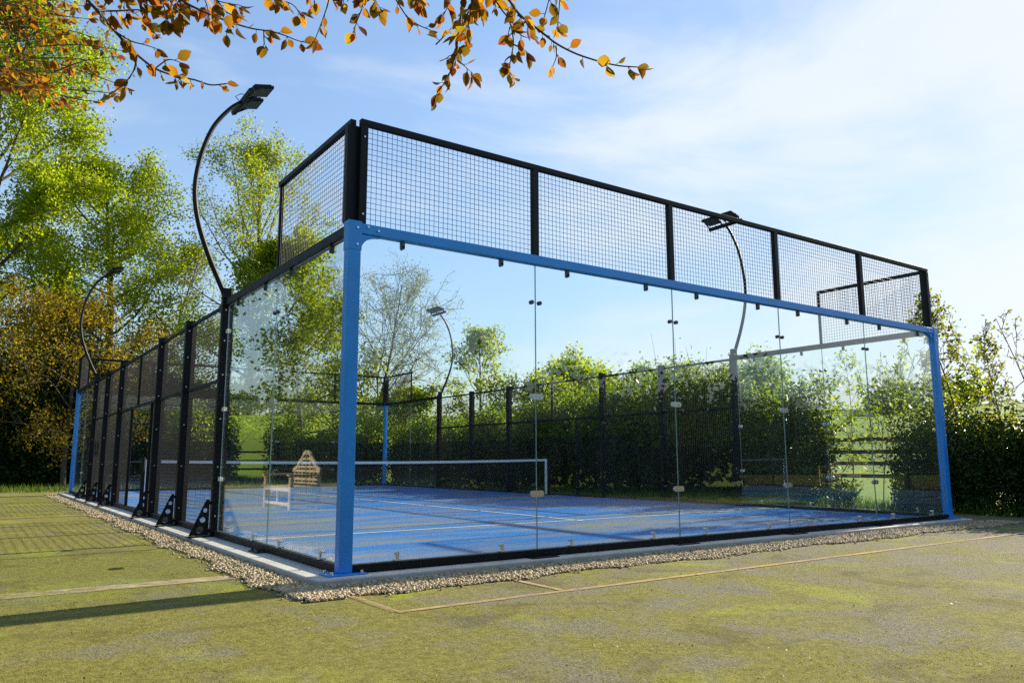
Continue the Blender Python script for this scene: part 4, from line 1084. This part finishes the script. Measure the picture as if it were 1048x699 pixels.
spray([(569,47),(570,58),(566,68)], D-0.3, E_*0.9, 0.05, 0.002); spray([(530,16),(536,20),(540,24)], D-0.3, E_, 0.03, 0.002, nleaf=3)
spray([(566,-14),(561,4),(557,18)], D-0.3, E_, 0.055, 0.003, conn=on(bA, 1.0)); spray([(574,-12),(572,14),(570,30)], D-0.3, E_, 0.05, 0.003, nleaf=2, conn=on(bA, 1.0))
for pp in ([(128,-12),(140,-2),(152,6)], [(168,-10),(178,8),(186,16)], [(196,-12),(222,2),(246,6)], [(222,0),(230,12),(238,16)], [(262,-12),(282,0),(300,4),(308,16)], [(150,-10),(166,2),(170,14),(172,22)], [(108,-12),(116,-2),(126,0)],
           [(318,-10),(322,0),(321,8)], [(378,-12),(384,2),(390,10)], [(456,-10),(460,4),(452,20)], [(486,-12),(490,6),(492,16)], [(504,-6),(508,8),(520,10)], [(424,-12),(430,-2),(428,4)]):
    spray(pp, D - 0.1, E_, 0.036, 0.0025, nleaf=3)
# farther boughs at the upper left: smaller in view, thick with copper leaves
for k in range(46):
    y0 = rg.uniform(-25, 82); x1 = rg.uniform(10, 74) + (26 if rg.uniform() < 0.22 else 0); y1 = y0 + rg.uniform(-10, 32)
    dd = rg.uniform(5.8, 8.2)
    spray([(-45, y0), (-10 + rg.uniform(-8, 8), y0*0.6 + y1*0.4 + rg.uniform(-8, 8)), (x1*0.55, y0*0.4 + y1*0.6 + rg.uniform(-6, 6)), (x1, y1)], dd, 0.05, 0.075, 0.004, nleaf=3, conn=on(bB, rg.uniform(0.55, 1.0)) if k % 8 == 0 else None)
for (a, b) in (((40,48),(124,52)), ((30,60),(112,66)), ((55,74),(120,58)), ((50,30),(100,40)), ((62,66),(130,90)), ((70,92),(118,96)), ((62,98),(100,104))):
    spray([a, ((a[0]+b[0])/2 + rg.uniform(-6, 6), (a[1]+b[1])/2 + rg.uniform(-5, 3)), b], 4.6, 0.042, 0.085, 0.003, nleaf=2)
# leafy twigs along the boughs themselves, above the view
def outside(p):
    v = p - CAM; z = v.dot(F)
    return z < 0.05 or abs(v.dot(RT)/z*FPX) > 560 or v.dot(UP)/z*FPX > 375
for k in range(90):
    bo = bA if k % 2 else bB
    p0 = along(bo, rg.uniform(0.25, 1.0))[0]; d = (rvec(rg) + Vector((0, 0, 0.5))).normalized(); L = rg.uniform(0.4, 1.0)
    ps = [p0 + d*(L*i/4) + Vector((0, 0, -0.10*(i/4)**2)) + rvec(rg)*0.03*i/4 for i in range(5)]
    if not all(outside(q) for q in ps): continue
    tw.tube(ps, [0.006, 0.005, 0.004, 0.003, 0.002], 5)
    for q in range(16):
        c, t = along(ps, rg.uniform(0.2, 1.0)); dl = (t*0.4 + rvec(rg) + Vector((0, 0, -0.4))).normalized()
        if outside(c + dl*0.06): beech_leaf(c, dl, 0.05*rg.uniform(0.6, 1.2))
tw.build('twigs', M['twig'], beech, fix=False)
obj_np('leaves', np.array([tuple(p) for p in LV]), np.array(LF), M['copper'], beech, smooth=True)
